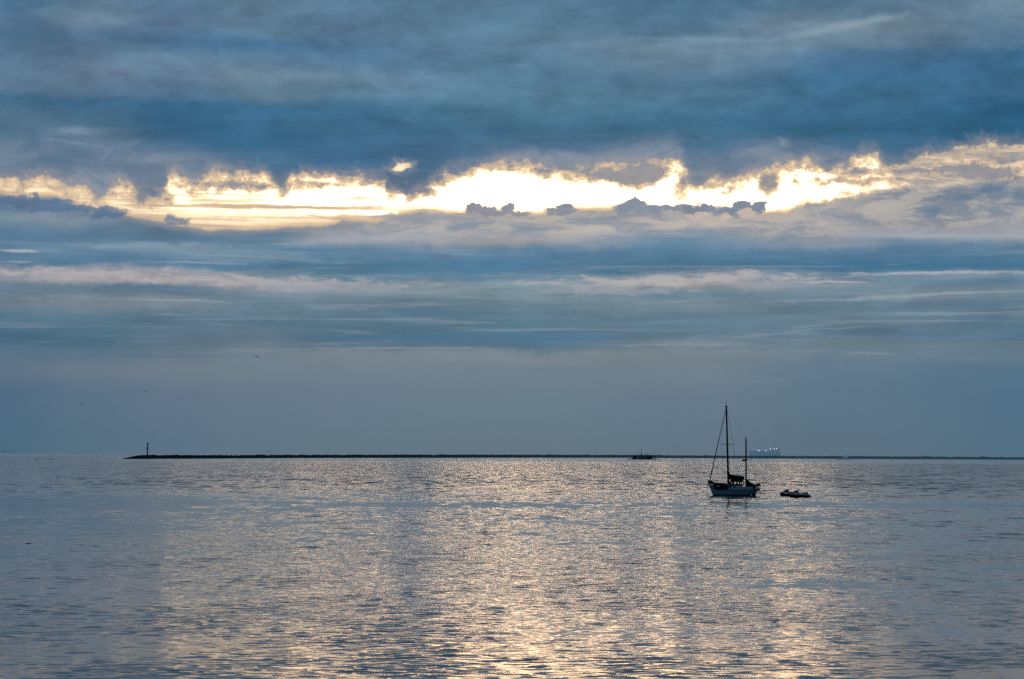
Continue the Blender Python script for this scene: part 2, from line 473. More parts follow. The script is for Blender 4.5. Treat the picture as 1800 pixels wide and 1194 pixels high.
# left: dark roll below the lit strip
c = clump(c, [(40, 366, 90, 9), (120, 378, 100, 7), (190, 384, 34, 6), (60, 362, 12, 9)], (86, 114, 145), (110, 128, 150), 0.25, 0.85, 14, 10)
c = clump(c, [(300, 390, 10, 12), (312, 395, 22, 8)], (96, 118, 148), (150, 146, 150), 0.4, 0.8)

mid = c

# the clear sky behind the overcast, high up and behind the viewer
SUN_EL, SUN_AZ = R(7.6), R(1.2)      # azimuth counted from +Y towards +X
skyt = N.node('ShaderNodeTexSky', sky_type='NISHITA')
skyt.sun_disc = False
skyt.sun_elevation = SUN_EL
skyt.sun_rotation = SUN_AZ
skyt.air_density = 1.0
skyt.dust_density = 2.0
hi = N.step(0.24, 0.7, dz)
# away from the light the overcast is darker
back = N.step(-0.2, 0.9, dy)
lit = (0.62 + back * 0.38) * (1.0 - hi * 0.35)
rest = N.mix(N.step(0.0, -0.02, dz), N.scale_color(base, lit), srgb(70, 95, 115))


def background(colour, strength=1.0):
    n = N.node('ShaderNodeBackground')
    N.put(n.inputs[0], colour)
    N.put(n.inputs[1], strength)
    return n.outputs[0]


def choose(f, a, b):
    n = N.node('ShaderNodeMixShader')
    N.put(n.inputs[0], f)
    wt.links.new(a, n.inputs[1])
    wt.links.new(b, n.inputs[2])
    return n.outputs[0]


def above(v, lim):
    return N.math('GREATER_THAN', v, lim)


in_belt = above(X, -190.0) * above(1990.0, X) * above(dy, 0.2)
belts = choose(above(Y, 205.0), background(top), choose(above(Y, 442.0), background(mid), background(low)))
clear = N.node('ShaderNodeBackground')
wt.links.new(skyt.outputs[0], clear.inputs[0])
N.put(clear.inputs[1], hi * 0.01)
outer = N.node('ShaderNodeAddShader')
wt.links.new(background(rest), outer.inputs[0])
wt.links.new(clear.outputs[0], outer.inputs[1])
in_view = in_belt * above(Y, -90.0) * above(800.0, Y)
wt.links.new(choose(in_view, outer.outputs[0], belts), wout.inputs[0])

# ------------------------------------------------------------------ sun, hidden behind the overcast
ld = bpy.data.lights.new("sun", 'SUN')
ld.energy = 0.003
ld.angle = R(24)
ld.color = (1.0, 0.72, 0.48)
sun = bpy.data.objects.new("sun", ld)
col.objects.link(sun)
sd = Vector((math.sin(SUN_AZ) * math.cos(SUN_EL), math.cos(SUN_AZ) * math.cos(SUN_EL), math.sin(SUN_EL)))
sun.rotation_euler = sd.to_track_quat('Z', 'Y').to_euler()


# ------------------------------------------------------------------ materials
HAZE = srgb(92, 119, 138)
MATS = {}


def mat(name, rgb, rough=0.6, metal=0.0, haze=0.0, haze_x=None, var=0.25, vscale=3.0, spec=0.5, hazec=HAZE):
    """procedural surface; haze = share of air light painted onto a far thing as glow"""
    if name in MATS:
        return MATS[name]
    m = bpy.data.materials.new(name)
    m.use_nodes = True
    t = m.node_tree
    t.nodes.clear()
    n = Net(t)
    out = n.node('ShaderNodeOutputMaterial')
    p = n.node('ShaderNodeBsdfPrincipled')
    tcn = n.node('ShaderNodeTexCoord')
    nz = n.noise(tcn.outputs['Object'], vscale, 5, 0.6, dim='3D')
    base = n.mix(nz, tuple(x * (1 - var) for x in rgb[:3]) + (1,), tuple(min(1, x * (1 + var)) for x in rgb[:3]) + (1,))
    n.put(p.inputs['Base Color'], base)
    p.inputs['Metallic'].default_value = metal
    n.put(p.inputs['Roughness'], (nz - 0.5) * 0.2 + rough)
    p.inputs['Specular IOR Level'].default_value = spec
    surf = p.outputs[0]
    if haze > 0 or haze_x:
        em = n.node('ShaderNodeEmission')  # aerial haze painted on: surface emits the air colour itself
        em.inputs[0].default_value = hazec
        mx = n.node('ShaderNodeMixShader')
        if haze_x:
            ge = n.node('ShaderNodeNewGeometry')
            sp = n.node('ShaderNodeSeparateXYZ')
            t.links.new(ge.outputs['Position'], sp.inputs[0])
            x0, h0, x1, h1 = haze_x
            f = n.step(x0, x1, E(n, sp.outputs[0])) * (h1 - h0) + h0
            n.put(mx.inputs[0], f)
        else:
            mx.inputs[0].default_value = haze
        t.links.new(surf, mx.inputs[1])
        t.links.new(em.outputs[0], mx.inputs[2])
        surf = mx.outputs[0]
    t.links.new(surf, out.inputs[0])
    MATS[name] = m
    return m


def lamp_mat(name, rgb, k):
    m = bpy.data.materials.new(name)
    m.use_nodes = True
    t = m.node_tree
    t.nodes.clear()
    n = Net(t)
    out = n.node('ShaderNodeOutputMaterial')
    em = n.node('ShaderNodeEmission')
    em.inputs[0].default_value = rgb
    em.inputs[1].default_value = k
    t.links.new(em.outputs[0], out.inputs[0])
    return m


# ------------------------------------------------------------------ sea
def sea_material():
    m = bpy.data.materials.new("sea_water")
    m.use_nodes = True
    t = m.node_tree
    t.nodes.clear()
    n = Net(t)
    out = n.node('ShaderNodeOutputMaterial')
    ge = n.node('ShaderNodeNewGeometry')
    sp = n.node('ShaderNodeSeparateXYZ')
    t.links.new(ge.outputs['Position'], sp.inputs[0])
    x, y = E(n, sp.outputs[0]), E(n, sp.outputs[1])
    far = (x * x + y * y).pow(0.5)
    # wind patches
    gust = n.noise(n.vec(x * (1 / 34), y * (1 / 46)), 1, 4, 0.6)
    gust2 = n.noise(n.vec(x * (1 / 7.5), y * (1 / 9)), 1, 3, 0.55)
    gust3 = n.noise(n.vec(x * (1 / 9), y * (1 / 16)), 1, 6, 0.78)
    rough = 0.30 + n.step(0.30, 0.66, gust) * 0.35 + n.step(0.38, 0.62, gust3) * 1.0 + (gust2 - 0.5) * 0.6
    rough = rough * (0.64 + n.step(50, 420, far) * 0.66)
    # slicks of calmer water that run across the bay
    wv = n.noise(n.vec(x * (1 / 60), y * (1 / 500)), 1, 3, 0.5)

    def slick(y0, y1, soft_, k, xa=None, xb=None):
        yy = y + (wv - 0.5) * (soft_ * 3)
        s_ = n.step(y0 - soft_, y0 + soft_, yy) * n.step(y1 + soft_, y1 - soft_, yy) * k
        if xa is not None:
            s_ = s_ * n.step(xa, xb, x / y)
        return s_
    calm = slick(236, 345, 20, 0.72, -0.04, -0.15)
    calm = calm.max(slick(262, 292, 6, 0.62))
    calm = calm.max(slick(150, 225, 9, 0.55, -0.02, -0.2))
    calm = calm.max(n.step(1500, 2300, far) * 0.72 * n.step(9000, 5200, far))
    calm = calm.max(n.step(-0.09, -0.23, x / y) * 0.35)
    rough = (rough * (1.0 - calm)).max(0.03)
    # slopes of the water surface, three sizes of wave
    a = n.noise(n.vec(x * (1 / 5.5), y * (1 / 2.0)), 1, 2, 0.5, 0.4, color=True)
    b = n.noise(n.vec(x * (1 / 1.25), y * (1 / 0.52)), 1, 2, 0.55, 0.3, color=True)
    # trains of wavelets that still read as groups farther out
    e1 = n.noise(n.vec(x * (1 / 3.4), y * (1 / 9.0)), 1, 3, 0.6, 0.3, color=True)
    e2 = n.noise(n.vec(x * (1 / 5.0), y * (1 / 42.0)), 1, 3, 0.65, 0.3, color=True)
    w0 = n.step(260, 90, far)
    w1 = n.step(60, 170, far)
    w2 = n.step(240, 520, far)
    sy = (a[0] - 0.5) * (0.14 + w0 * 0.04) + (b[0] - 0.5) * (0.10 + w0 * 0.42) + (e1[0] - 0.5) * w1 * 0.36 + (e2[0] - 0.5) * w2 * 0.46
    sx = (a[1] - 0.5) * 0.24 + (b[1] - 0.5) * 0.26 + (e1[1] - 0.5) * w1 * 0.15
    bias = w2 * 0.020 + 0.0
    # wind waves run in towards the shore, their steeper faces look that way
    sy = (sy * sy + 0.00012).pow(0.5) + bias
    nx, ny = sx * rough, sy * rough * -1.0
    nv = n.node('ShaderNodeVectorMath', operation='NORMALIZE')
    t.links.new(n.vec(nx, ny, 1.0), nv.inputs[0])
    p = n.node('ShaderNodeBsdfPrincipled')
    p.inputs['Base Color'].default_value = (0.009, 0.032, 0.042, 1)
    p.inputs['Roughness'].default_value = 0.07
    p.inputs['IOR'].default_value = 1.333
    t.links.new(nv.outputs[0], p.inputs['Normal'])
    em = n.node('ShaderNodeEmission')  # haze over distant water painted in as emitted colour
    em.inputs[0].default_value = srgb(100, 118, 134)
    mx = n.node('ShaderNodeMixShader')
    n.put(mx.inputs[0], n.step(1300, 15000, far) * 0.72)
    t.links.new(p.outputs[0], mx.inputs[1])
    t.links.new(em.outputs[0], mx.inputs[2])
    t.links.new(mx.outputs[0], out.inputs[0])
    return m


def link_mesh(name, bm, m, parent=None, smooth=False):
    me = bpy.data.meshes.new(name)
    bmesh.ops.recalc_face_normals(bm, faces=bm.faces)
    bm.to_mesh(me)
    bm.free()
    if smooth:
        for f in me.polygons:
            f.use_smooth = True
    me.materials.append(m)
    o = bpy.data.objects.new(name, me)
    col.objects.link(o)
    if parent:
        o.parent = parent
    return o


def tag(o, label=None, cat=None, group=None, kind=None):
    if label: o['label'] = label
    if cat: o['category'] = cat
    if group: o['group'] = group
    if kind: o['kind'] = kind
    return o


bm = bmesh.new()
S = 90000
vs = [bm.verts.new(p) for p in ((-S, -400, 0), (S, -400, 0), (S, S, 0), (-S, S, 0))]
bm.faces.new(vs)
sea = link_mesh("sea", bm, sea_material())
tag(sea, "rippled grey blue sea with peach light glittering across the middle", "sea", kind="structure")
#OBJECTS
# ------------------------------------------------------------------ mesh helpers
def tube(bm, pts, r, seg=8, caps=True):
    """swept round bar through pts; r a number or one radius per point"""
    pts = [Vector(p) for p in pts]
    rs = r if isinstance(r, (list, tuple)) else [r] * len(pts)
    rings = []
    for i, p in enumerate(pts):
        d = (pts[min(i + 1, len(pts) - 1)] - pts[max(i - 1, 0)]).normalized()
        up = Vector((0, 0, 1)) if abs(d.z) < 0.95 else Vector((1, 0, 0))
        a = d.cross(up).normalized()
        b = d.cross(a).normalized()
        rings.append([bm.verts.new(p + (a * math.cos(t) + b * math.sin(t)) * rs[i])
                      for t in [2 * math.pi * k / seg for k in range(seg)]])
    for q, w in zip(rings[:-1], rings[1:]):
        for k in range(seg):
            bm.faces.new((q[k], q[(k + 1) % seg], w[(k + 1) % seg], w[k]))
    if caps:
        bm.faces.new(rings[0])
        bm.faces.new(rings[-1][::-1])


def box(bm, x0, x1, y0, y1, z0, z1, taper=0.0, bev=0.0):
    t = taper
    co = [(x0, y0, z0), (x1, y0, z0), (x1, y1, z0), (x0, y1, z0),
          (x0 + t, y0 + t, z1), (x1 - t, y0 + t, z1), (x1 - t, y1 - t, z1), (x0 + t, y1 - t, z1)]
    v = [bm.verts.new(p) for p in co]
    fs = [bm.faces.new([v[i] for i in f]) for f in ((3, 2, 1, 0), (4, 5, 6, 7), (0, 1, 5, 4), (1, 2, 6, 5), (2, 3, 7, 6), (3, 0, 4, 7))]
    if bev:
        es = list({e for f in fs for e in f.edges})
        bmesh.ops.bevel(bm, geom=es, offset=bev, segments=2, affect='EDGES', profile=0.6)


def loft(bm, rings, close=True, cap=True):
    """rings: list of lists of points, joined one to the next"""
    vs = [[bm.verts.new(p) for p in r] for r in rings]
    n = len(vs[0])
    for a, b in zip(vs[:-1], vs[1:]):
        for k in range(n if close else n - 1):
            bm.faces.new((a[k], a[(k + 1) % n], b[(k + 1) % n], b[k]))
    if cap and close:
        bm.faces.new(vs[0][::-1])
        bm.faces.new(vs[-1])
    return vs


def ellipsoid(bm, c, rx, ry, rz, seg=12, rings=8):
    m = Matrix.Translation(c) @ Matrix.Diagonal((rx, ry, rz, 1))
    bmesh.ops.create_uvsphere(bm, u_segments=seg, v_segments=rings, radius=1, matrix=m)


def new():
    return bmesh.new()


def thing(name, label, cat, loc, rz=0.0, group=None):
    o = bpy.data.objects.new(name, None)
    col.objects.link(o)
    o.empty_display_size = 0.2
    o.location = loc
    o.rotation_euler = (0, 0, rz)
    tag(o, label, cat, group)
    return o


def lerp(a, b, t):
    return a + (b - a) * t


def interp(tab, x):
    for (a, u), (b, v) in zip(tab[:-1], tab[1:]):
        if x <= b:
            t = max(0.0, (x - a) / (b - a))
            t = t * t * (3 - 2 * t)
            return u + (v - u) * t
    return tab[-1][1]


M_hull = mat('hull_paint', (0.27, 0.54, 0.64), 0.35, var=0.10)
M_deck = mat('deck_paint', (0.62, 0.70, 0.74), 0.6, var=0.12)
M_dark = mat('dark_canvas', (0.010, 0.012, 0.016), 0.85, var=0.4, spec=0.15)
M_mast = mat('mast_paint', (0.010, 0.011, 0.013), 0.5, var=0.3, spec=0.25)
M_strip = mat('dark_strip', (0.012, 0.02, 0.026), 0.5, var=0.3)
M_boot = mat('boot_top', (0.006, 0.008, 0.012), 0.6, var=0.4, spec=0.2)
M_wire = mat('rigging_wire', (0.03, 0.03, 0.032), 0.5, metal=0.4)
M_glass = mat('cabin_glass', (0.01, 0.015, 0.02), 0.15)
M_rubber = mat('dinghy_rubber', (0.014, 0.017, 0.022), 0.6, var=0.4, spec=0.3)
M_white = mat('worn_white', (0.80, 0.84, 0.88), 0.5, var=0.15)
M_steel = mat('rail_steel', (0.08, 0.09, 0.10), 0.35, metal=0.7)
M_blue = mat('blue_gelcoat', (0.32, 0.52, 0.80), 0.25, var=0.15)
M_black = mat('black_gelcoat', (0.008, 0.010, 0.014), 0.3, var=0.3)
M_seat = mat('seat_vinyl', (0.012, 0.013, 0.016), 0.6, var=0.3)

# ------------------------------------------------------------------ ketch
YAW = R(160)
ketch_pos = on_water(1290, 871.3)
ketch = thing('sailboat', 'two-masted sailboat lying at anchor with sails furled and dark dinghy lashed to its side', 'sailboat', ketch_pos, YAW)
SHEER = [(-3.95, 1.12), (-2.0, 0.93), (0.0, 0.95), (2.0, 1.18), (3.4, 1.50), (3.95, 1.66)]
BEAM = [(-3.95, 0.72), (-2.6, 1.14), (-0.5, 1.34), (1.2, 1.22), (2.6, 0.78), (3.5, 0.33), (3.95, 0.03)]
sheer = lambda x: interp(SHEER, x)
beam = lambda x: interp(BEAM, x)
PROFILE = [(1.00, 1.00), (0.985, 0.80), (0.955, 0.58), (0.90, 0.36), (0.80, 0.16), (0.62, 0.0), (0.30, -0.16), (0.02, -0.30)]


def hull_point(x, k, side):
    s, b = sheer(x), beam(x)
    fb, fz = PROFILE[k]
    z = s * fz if fz >= 0 else fz * 1.5
    bow = max(0.0, (x - 1.2) / 2.75) ** 2
    stern = max(0.0, (-x - 1.6) / 2.35) ** 1.6
    drop = 1 - fz
    narrow = 1 - (0.42 * bow + 0.28 * stern) * min(1, drop) * (1 - 0.2 * fb)
    xx = x - 0.74 * bow * min(drop, 1.2) + 1.5 * stern * min(drop, 1.15) ** 1.2
    return Vector((xx, side * b * fb * narrow, z))


xs = [-3.95 + 7.9 * i / 30 for i in range(31)]
bm = new()
rings = []
for x in xs:
    rings.append([hull_point(x, k, 1) for k in range(8)] + [hull_point(x, k, -1) for k in range(7, -1, -1)])
loft(bm, rings, close=True, cap=True)
hull = link_mesh('hull', bm, M_hull, ketch, True)
bm = new()
loft(bm, [[hull_point(x, 0, s) + Vector((0, 0, 0.03)) + Vector((0, s * 0.012, 0)) for s in (1, 0.3, -0.3, -1)] for x in xs], close=False, cap=False)
link_mesh('deck', bm, M_deck, ketch)
bm = new()
for side in (1, -1):
    tube(bm, [hull_point(x, 0, side) + Vector((0, side * 0.012, 0.03)) for x in xs], 0.04, 6)
link_mesh('toe_rail', bm, M_strip, ketch)
bm = new()
for side in (1, -1):
    tube(bm, [(hull_point(x, 1, side) * 0.75 + hull_point(x, 2, side) * 0.25) + Vector((0, side * 0.02, 0)) for x in xs], 0.045, 6)
link_mesh('rubbing_strake', bm, M_strip, ketch)
bm = new()
for side in (1, -1):
    a = [hull_point(x, 4, side) * 0.75 + hull_point(x, 5, side) * 0.25 + Vector((0, side * 0.015, 0)) for x in xs]
    b = [hull_point(x, 6, side) + Vector((0, side * 0.015, 0)) for x in xs]
    loft(bm, [a, b], close=False, cap=False)
link_mesh('boot_stripe', bm, M_boot, ketch)
bm = new()   # transom panel, 12 mm proud of the stern
loft(bm, [[hull_point(-3.95, k, s) * 1.0 + Vector((-0.014, 0, 0)) for k in range(0, 7)] for s in (1, 0.5, -0.5, -1)], close=False, cap=False)
link_mesh('transom', bm, M_strip, ketch)
bm = new()
box(bm, -3.35, -2.75, -0.03, 0.03, -0.7, 0.5)
link_mesh('rudder', bm, M_boot, ketch)

# cabin
cab = None
bm = new()
loft(bm, [[(x, s * w, z) for (s, w, z) in ((1, w_, sheer(x) - 0.02), (1, w_ * 0.94, zt), (1, w_ * 0.5, zt + 0.07), (-1, w_ * 0.5, zt + 0.07), (-1, w_ * 0.94, zt), (-1, w_, sheer(x) - 0.02))]
          for (x, w_, zt) in ((1.95, 0.45, 1.30), (1.55, 0.58, 1.46), (0.9, 0.74, 1.62), (-0.2, 0.84, 1.66), (-1.15, 0.86, 1.68))])
cab = link_mesh('cabin', bm, M_deck, ketch)
for side in (1, -1):
    for (x0, x1) in ((1.25, 0.85), (0.60, 0.10), (-0.15, -0.65)):
        bm = new()
        w0 = interp([(-1.15, 0.86), (-0.2, 0.84), (0.9, 0.74), (1.55, 0.58)], (x0 + x1) / 2)
        box(bm, x1, x0, side * (w0 - 0.04) - 0.02 if side > 0 else side * (w0 + 0.012), side * (w0 + 0.012) if side > 0 else side * (w0 - 0.06), 1.32, 1.50, bev=0.01)
        link_mesh('window', bm, M_glass, cab)
bm = new()
for side in (1, -1):
    box(bm, -3.2, -1.17, side * 0.86 - 0.05, side * 0.86 + 0.05, 0.95, 1.36, bev=0.03)
link_mesh('cockpit_coaming', bm, M_deck, ketch)
bm = new()
box(bm, 2.35, 2.85, -0.25, 0.25, 1.2, 1.42, 0.03, 0.02)
link_mesh('hatch', bm, M_deck, ketch)

# masts
bm = new()
MT = Vector((1.14, 0, 13.36))
tube(bm, [(0.86, 0, 1.5), (0.98, 0, 7.0), MT], [0.15, 0.14, 0.11], 10)
mm = link_mesh('main_mast', bm, M_mast, ketch, True)
bm = new()
box(bm, 0.98, 1.30, -0.09, 0.09, 13.30, 13.46, bev=0.02)
tube(bm, [(1.16, 0, 13.4), (1.16, 0, 14.3)], 0.016, 5)
tube(bm, [(1.02, 0, 13.9), (1.30, 0, 13.95)], 0.014, 5)
link_mesh('masthead', bm, M_mast, mm)
bm = new()
for s in (1, -1):
    tube(bm, [(0.98, s * 0.05, 7.55), (0.98 - 0.80 * s * 0, s * 1.15, 7.75)], [0.045, 0.03], 6)
sp = link_mesh('spreader', bm, M_mast, mm)
sp.location = (0.98, 0, 0)
sp.rotation_euler = (0, 0, R(-46))
for v in sp.data.vertices:
    v.co.x -= 0.98
bm = new()
ZT = Vector((-1.86, 0, 8.55))
tube(bm, [(-1.87, 0, 1.0), (-1.87, 0, 5.0), ZT], [0.12, 0.115, 0.10], 10)
zm = link_mesh('mizzen_mast', bm, M_mast, ketch, True)
bm = new()
ellipsoid(bm, (-1.52, 0, 5.33), 0.30, 0.30, 0.12)
box(bm, -1.80, -1.30, -0.08, 0.08, 5.16, 5.24)
link_mesh('radar_dome', bm, M_mast, zm, True)
bm = new()
tube(bm, [(-1.87, 0, 5.35), (-2.62, -0.15, 5.48)], [0.035, 0.02], 6)
tube(bm, [(-1.87, 0, 5.35), (-1.9, 0.8, 5.45)], [0.035, 0.02], 6)
link_mesh('spreader', bm, M_mast, zm)
bm = new()
tube(bm, [(-1.86, 0, 8.5), (-1.86, 0, 8.75)], 0.05, 6)
link_mesh('masthead', bm, M_mast, zm)

# booms and furled sails
bm = new()
tube(bm, [(0.80, 0, 2.62), (-1.58, 0, 2.62)], 0.06, 8)
link_mesh('boom', bm, M_mast, ketch)


def cover(name, secs):
    bm = new()
    rr = []
    for i, (x, zc, ry, rz) in enumerate(secs):
        rr.append([(x, math.cos(t) * ry * (1 + 0.06 * math.sin(5 * x + 3 * t)), zc + math.sin(t) * rz * (1 + 0.05 * math.sin(9 * x + 2 * t)))
                   for t in [2 * math.pi * k / 12 for k in range(12)]])
    loft(bm, rr)
    return link_mesh(name, bm, M_dark, ketch, True)


cover('sail_cover', [(0.95, 3.15, 0.14, 0.45), (0.78, 3.04, 0.18, 0.54), (0.6, 2.86, 0.20, 0.46), (0.35, 2.74, 0.22, 0.38), (-0.2, 2.70, 0.22, 0.33),
                     (-0.7, 2.68, 0.21, 0.32), (-1.2, 2.66, 0.19, 0.32), (-1.52, 2.66, 0.16, 0.25), (-1.6, 2.66, 0.1, 0.16)])
cover('mizzen_sail', [(-1.80, 1.95, 0.10, 0.62), (-1.95, 1.86, 0.16, 0.60), (-2.3, 1.62, 0.22, 0.56), (-2.7, 1.46, 0.22, 0.46), (-3.05, 1.40, 0.19, 0.32), (-3.3, 1.36, 0.12, 0.18)])
bm = new()
tube(bm, [(-1.87, 0, 1.95), (-3.45, 0, 1.62)], 0.045, 8)
link_mesh('mizzen_boom', bm, M_mast, ketch)
bm = new()
F0, F1 = Vector((3.72, 0, 2.3)), Vector((1.20, 0, 13.1))
tube(bm, [F0.lerp(F1, t) for t in (0, 0.06, 0.2, 0.5, 0.8, 0.97, 1)], [0.05, 0.085, 0.075, 0.062, 0.05, 0.035, 0.02], 8)
link_mesh('furled_headsail', bm, M_dark, ketch, True)


def wire(name, a, b, r=0.014):
    bm = new()
    tube(bm, [a, b], r, 5)
    return link_mesh(name, bm, M_wire, ketch)


wire('forestay', (3.86, 0, 1.66), (1.14, 0, 13.36), 0.018)
wire('triatic_stay', MT, ZT, 0.011)
wire('backstay', ZT, (-3.85, 0, 1.15), 0.013)
wire('backstay', MT, (-1.3, 1.05, 1.0), 0.010)
ct, st = math.cos(R(-46)), math.sin(R(-46))
for s in (1, -1):
    tip = Vector((0.98 - s * 1.15 * st, s * 1.15 * ct, 7.75))
    wire('shroud', MT, tip, 0.011)
    wire('shroud', tip, (0.75 + 0.15 * s, s * 1.24, 1.0), 0.012)
    wire('shroud', (0.98, 0, 7.5), (0.55, s * 1.24, 1.0), 0.011)
    wire('shroud', (-1.87, 0, 8.3), (-2.2, s * 1.14, 1.0), 0.012)

# dodger with hoops
bm = new()
for x, h in ((0.42, 2.30), (-0.15, 2.48), (-0.72, 2.50), (-1.25, 2.44)):
    tube(bm, [(x - 0.05 * abs(t) / 5, 0.78 * math.sin(t * math.pi / 10), 1.60 + (h - 1.60) * math.cos(t * math.pi / 10) ** 0.55 if abs(t) < 5 else 1.5) for t in range(-5, 6)], 0.05, 6)
link_mesh('dodger_frame', bm, M_mast, ketch)
bm = new()
loft(bm, [[(x, 0.76 * math.sin(t * math.pi / 10), 1.62 + (h - 1.60) * math.cos(t * math.pi / 10) ** 0.55) for t in range(-4, 5)] for x, h in ((0.40, 2.31), (-0.15, 2.49), (-0.72, 2.51), (-1.25, 2.45))], close=False, cap=False)
link_mesh('dodger', bm, M_dark, ketch)
bm = new()
for s in (1, -1):
    box(bm, -1.3, 0.5, s * 0.80 - 0.03, s * 0.80 + 0.03, 1.60, 1.76, bev=0.01)
link_mesh('dodger_skirt', bm, M_dark, ketch)
for s in (1, -1):
    for (a_, b_) in ((0.50, 0.22), (-0.62, -0.80), (-1.28, -1.42)):
        bm = new()
        box(bm, b_, a_, s * 0.80 - 0.02, s * 0.80 + 0.02, 1.6, 2.15)
        link_mesh('dodger_side_panel', bm, M_dark, ketch)
bm = new()
ring = [(-0.92 + 0.02, 0.33 * math.cos(t * math.pi / 8), 1.95 + 0.33 * math.sin(t * math.pi / 8)) for t in range(17)]
tube(bm, ring, 0.03, 6, False)
for t in range(4):
    tube(bm, [ring[t * 2], ring[t * 2 + 8]], 0.015, 5)
box(bm, -0.98, -0.84, -0.12, 0.12, 1.0, 2.0, bev=0.02)
ellipsoid(bm, (-0.90, 0.0, 2.05), 0.16, 0.16, 0.18)
link_mesh('steering_wheel', bm, M_mast, ketch)

# rails, pulpit and deck gear
for s in (1, -1):
    for x in (2.6, 1.6, 0.4, -0.9, -2.2, -3.1):
        bm = new()
        p = hull_point(x, 0, s)
        tube(bm, [p, p + Vector((0, 0, 0.58))], 0.016, 6)
        link_mesh('stanchion', bm, M_steel, ketch)
    for h in (0.30, 0.57):
        bm = new()
        tube(bm, [hull_point(x, 0, s) + Vector((0, 0, h)) for x in (3.3, 2.6, 1.6, 0.4, -0.9, -2.2, -3.1, -3.6)], 0.008, 4)
        link_mesh('lifeline', bm, M_wire, ketch)
bm = new()
for h in (0.32, 0.60):
    tube(bm, [hull_point(3.2, 0, 1) + Vector((0, 0, h)), hull_point(3.7, 0, 1) + Vector((0.1, 0, h + 0.05)), Vector((4.18, 0, sheer(3.95) + h + 0.04)),
              hull_point(3.7, 0, -1) + Vector((0.1, 0, h + 0.05)), hull_point(3.2, 0, -1) + Vector((0, 0, h))], 0.026, 6)
for s in (1, -1):
    for x in (3.25, 3.75):
        p = hull_point(x, 0, s)
        tube(bm, [p, p + Vector((0.05, 0, 0.62))], 0.022, 6)
link_mesh('pulpit', bm, M_mast, ketch)
bm = new()
ellipsoid(bm, (3.45, 0.0, 1.92), 0.34, 0.16, 0.26)
ellipsoid(bm, (3.82, 0.04, 1.98), 0.22, 0.12, 0.30)
link_mesh('headsail_bag', bm, M_dark, ketch, True)
bm = new()
ellipsoid(bm, (2.95, 0.05, 1.72), 0.32, 0.28, 0.26)
link_mesh('vent_cowl', bm, M_hull, ketch, True)
bm = new()
tube(bm, [(4.12, 0, 1.60), (4.05, 0, 1.1), (4.02, 0, -0.3)], 0.018, 6)
link_mesh('anchor_line', bm, M_wire, ketch)
bm = new()
tube(bm, [(3.7, 0, 1.66), (4.20, 0, 1.68)], 0.05, 6)
tube(bm, [(4.20, 0, 1.68), (4.10, 0, 1.40), (4.05, 0.16, 1.30)], 0.03, 6)
link_mesh('anchor', bm, M_mast, ketch)
bm = new()
for s in (1, -1):
    tube(bm, [hull_point(-3.0, 0, s) + Vector((0, 0, 0.62)), hull_point(-3.6, 0, s) + Vector((0, 0, 0.66)), Vector((-3.98, 0.35 * s, 1.80)), Vector((-4.0, 0, 1.80))], 0.024, 6)
    tube(bm, [hull_point(-3.6, 0, s), hull_point(-3.6, 0, s) + Vector((0, 0, 0.66))], 0.022, 6)
    tube(bm, [(-3.93, 0.4 * s, 1.12), (-3.98, 0.35 * s, 1.80)], 0.022, 6)
link_mesh('stern_rail', bm, M_mast, ketch)
bm = new()
box(bm, -3.90, -3.62, -0.55, -0.30, 1.50, 1.95, 0.03, 0.05)
box(bm, -3.80, -3.70, -0.50, -0.38, 0.85, 1.55, 0.01)
box(bm, -3.86, -3.60, -0.47, -0.41, 0.72, 0.86)
link_mesh('outboard_motor', bm, M_mast, ketch)
bm = new()
tube(bm, [(-3.95, 0.1, 1.5), (-4.15, 0.1, 1.92), (-4.62, 0.1, 1.90), (-4.66, 0.1, 1.52)], 0.026, 6)
tube(bm, [(-4.64, 0.1, 1.7), (-4.70, 0.1, 0.0)], 0.010, 5)
link_mesh('davit', bm, M_mast, ketch)
bm = new()
for y in (-0.16, 0.16):
    tube(bm, [(-3.98, y, 1.05), (-4.02, y, 0.05)], 0.018, 6)
for z in (0.2, 0.45, 0.7, 0.95):
    tube(bm, [(-4.0, -0.16, z), (-4.0, 0.16, z)], 0.014, 6)
link_mesh('boarding_ladder', bm, M_steel, ketch)
bm = new()
for (x, z, rr) in ((-2.5, 1.45, 0.14), (-2.95, 1.42, 0.15), (-3.35, 1.46, 0.13)):
    tube(bm, [(x, -0.9, z - 0.3), (x, -0.9, z - 0.22), (x, -0.9, z + 0.2), (x, -0.9, z + 0.27)], [0.05, rr, rr, 0.05], 10)
link_mesh('fender', bm, M_dark, ketch, True)

# inflatable dinghy lashed on edge along the side facing us
dg = thing('inflatable_dinghy', 'dark inflatable dinghy lashed on edge against the forward side of the sailboat', 'dinghy', ketch_pos, YAW)
bm = new()
pts = []
for k in range(29):
    t = k / 28 * 2 * math.pi
    ex = 1.06 * math.copysign(abs(math.cos(t)) ** 0.6, math.cos(t))
    ez = 0.30 * math.copysign(abs(math.sin(t)) ** 0.75, math.sin(t))
    pts.append((1.75 + ex, 1.30 - 0.16 * ((1.75 + ex) - 0.6) + 0.06, 1.44 + ez - 0.10 * ex * 0.0 + 0.05 * ex))
tube(bm, pts[:-1] + [pts[0]], 0.20, 10, False)
link_mesh('air_tube', bm, M_rubber, dg, True)
bm = new()
box(bm, 0.95, 2.55, 1.05, 1.12, 1.22, 1.68, 0.02, 0.02)
link_mesh('floor_panel', bm, M_dark, dg)
bm = new()
box(bm, 1.85, 2.25, 1.285, 1.30, 1.36, 1.50, 0.01)
link_mesh('registration_patch', bm, M_white, dg)
bm = new()
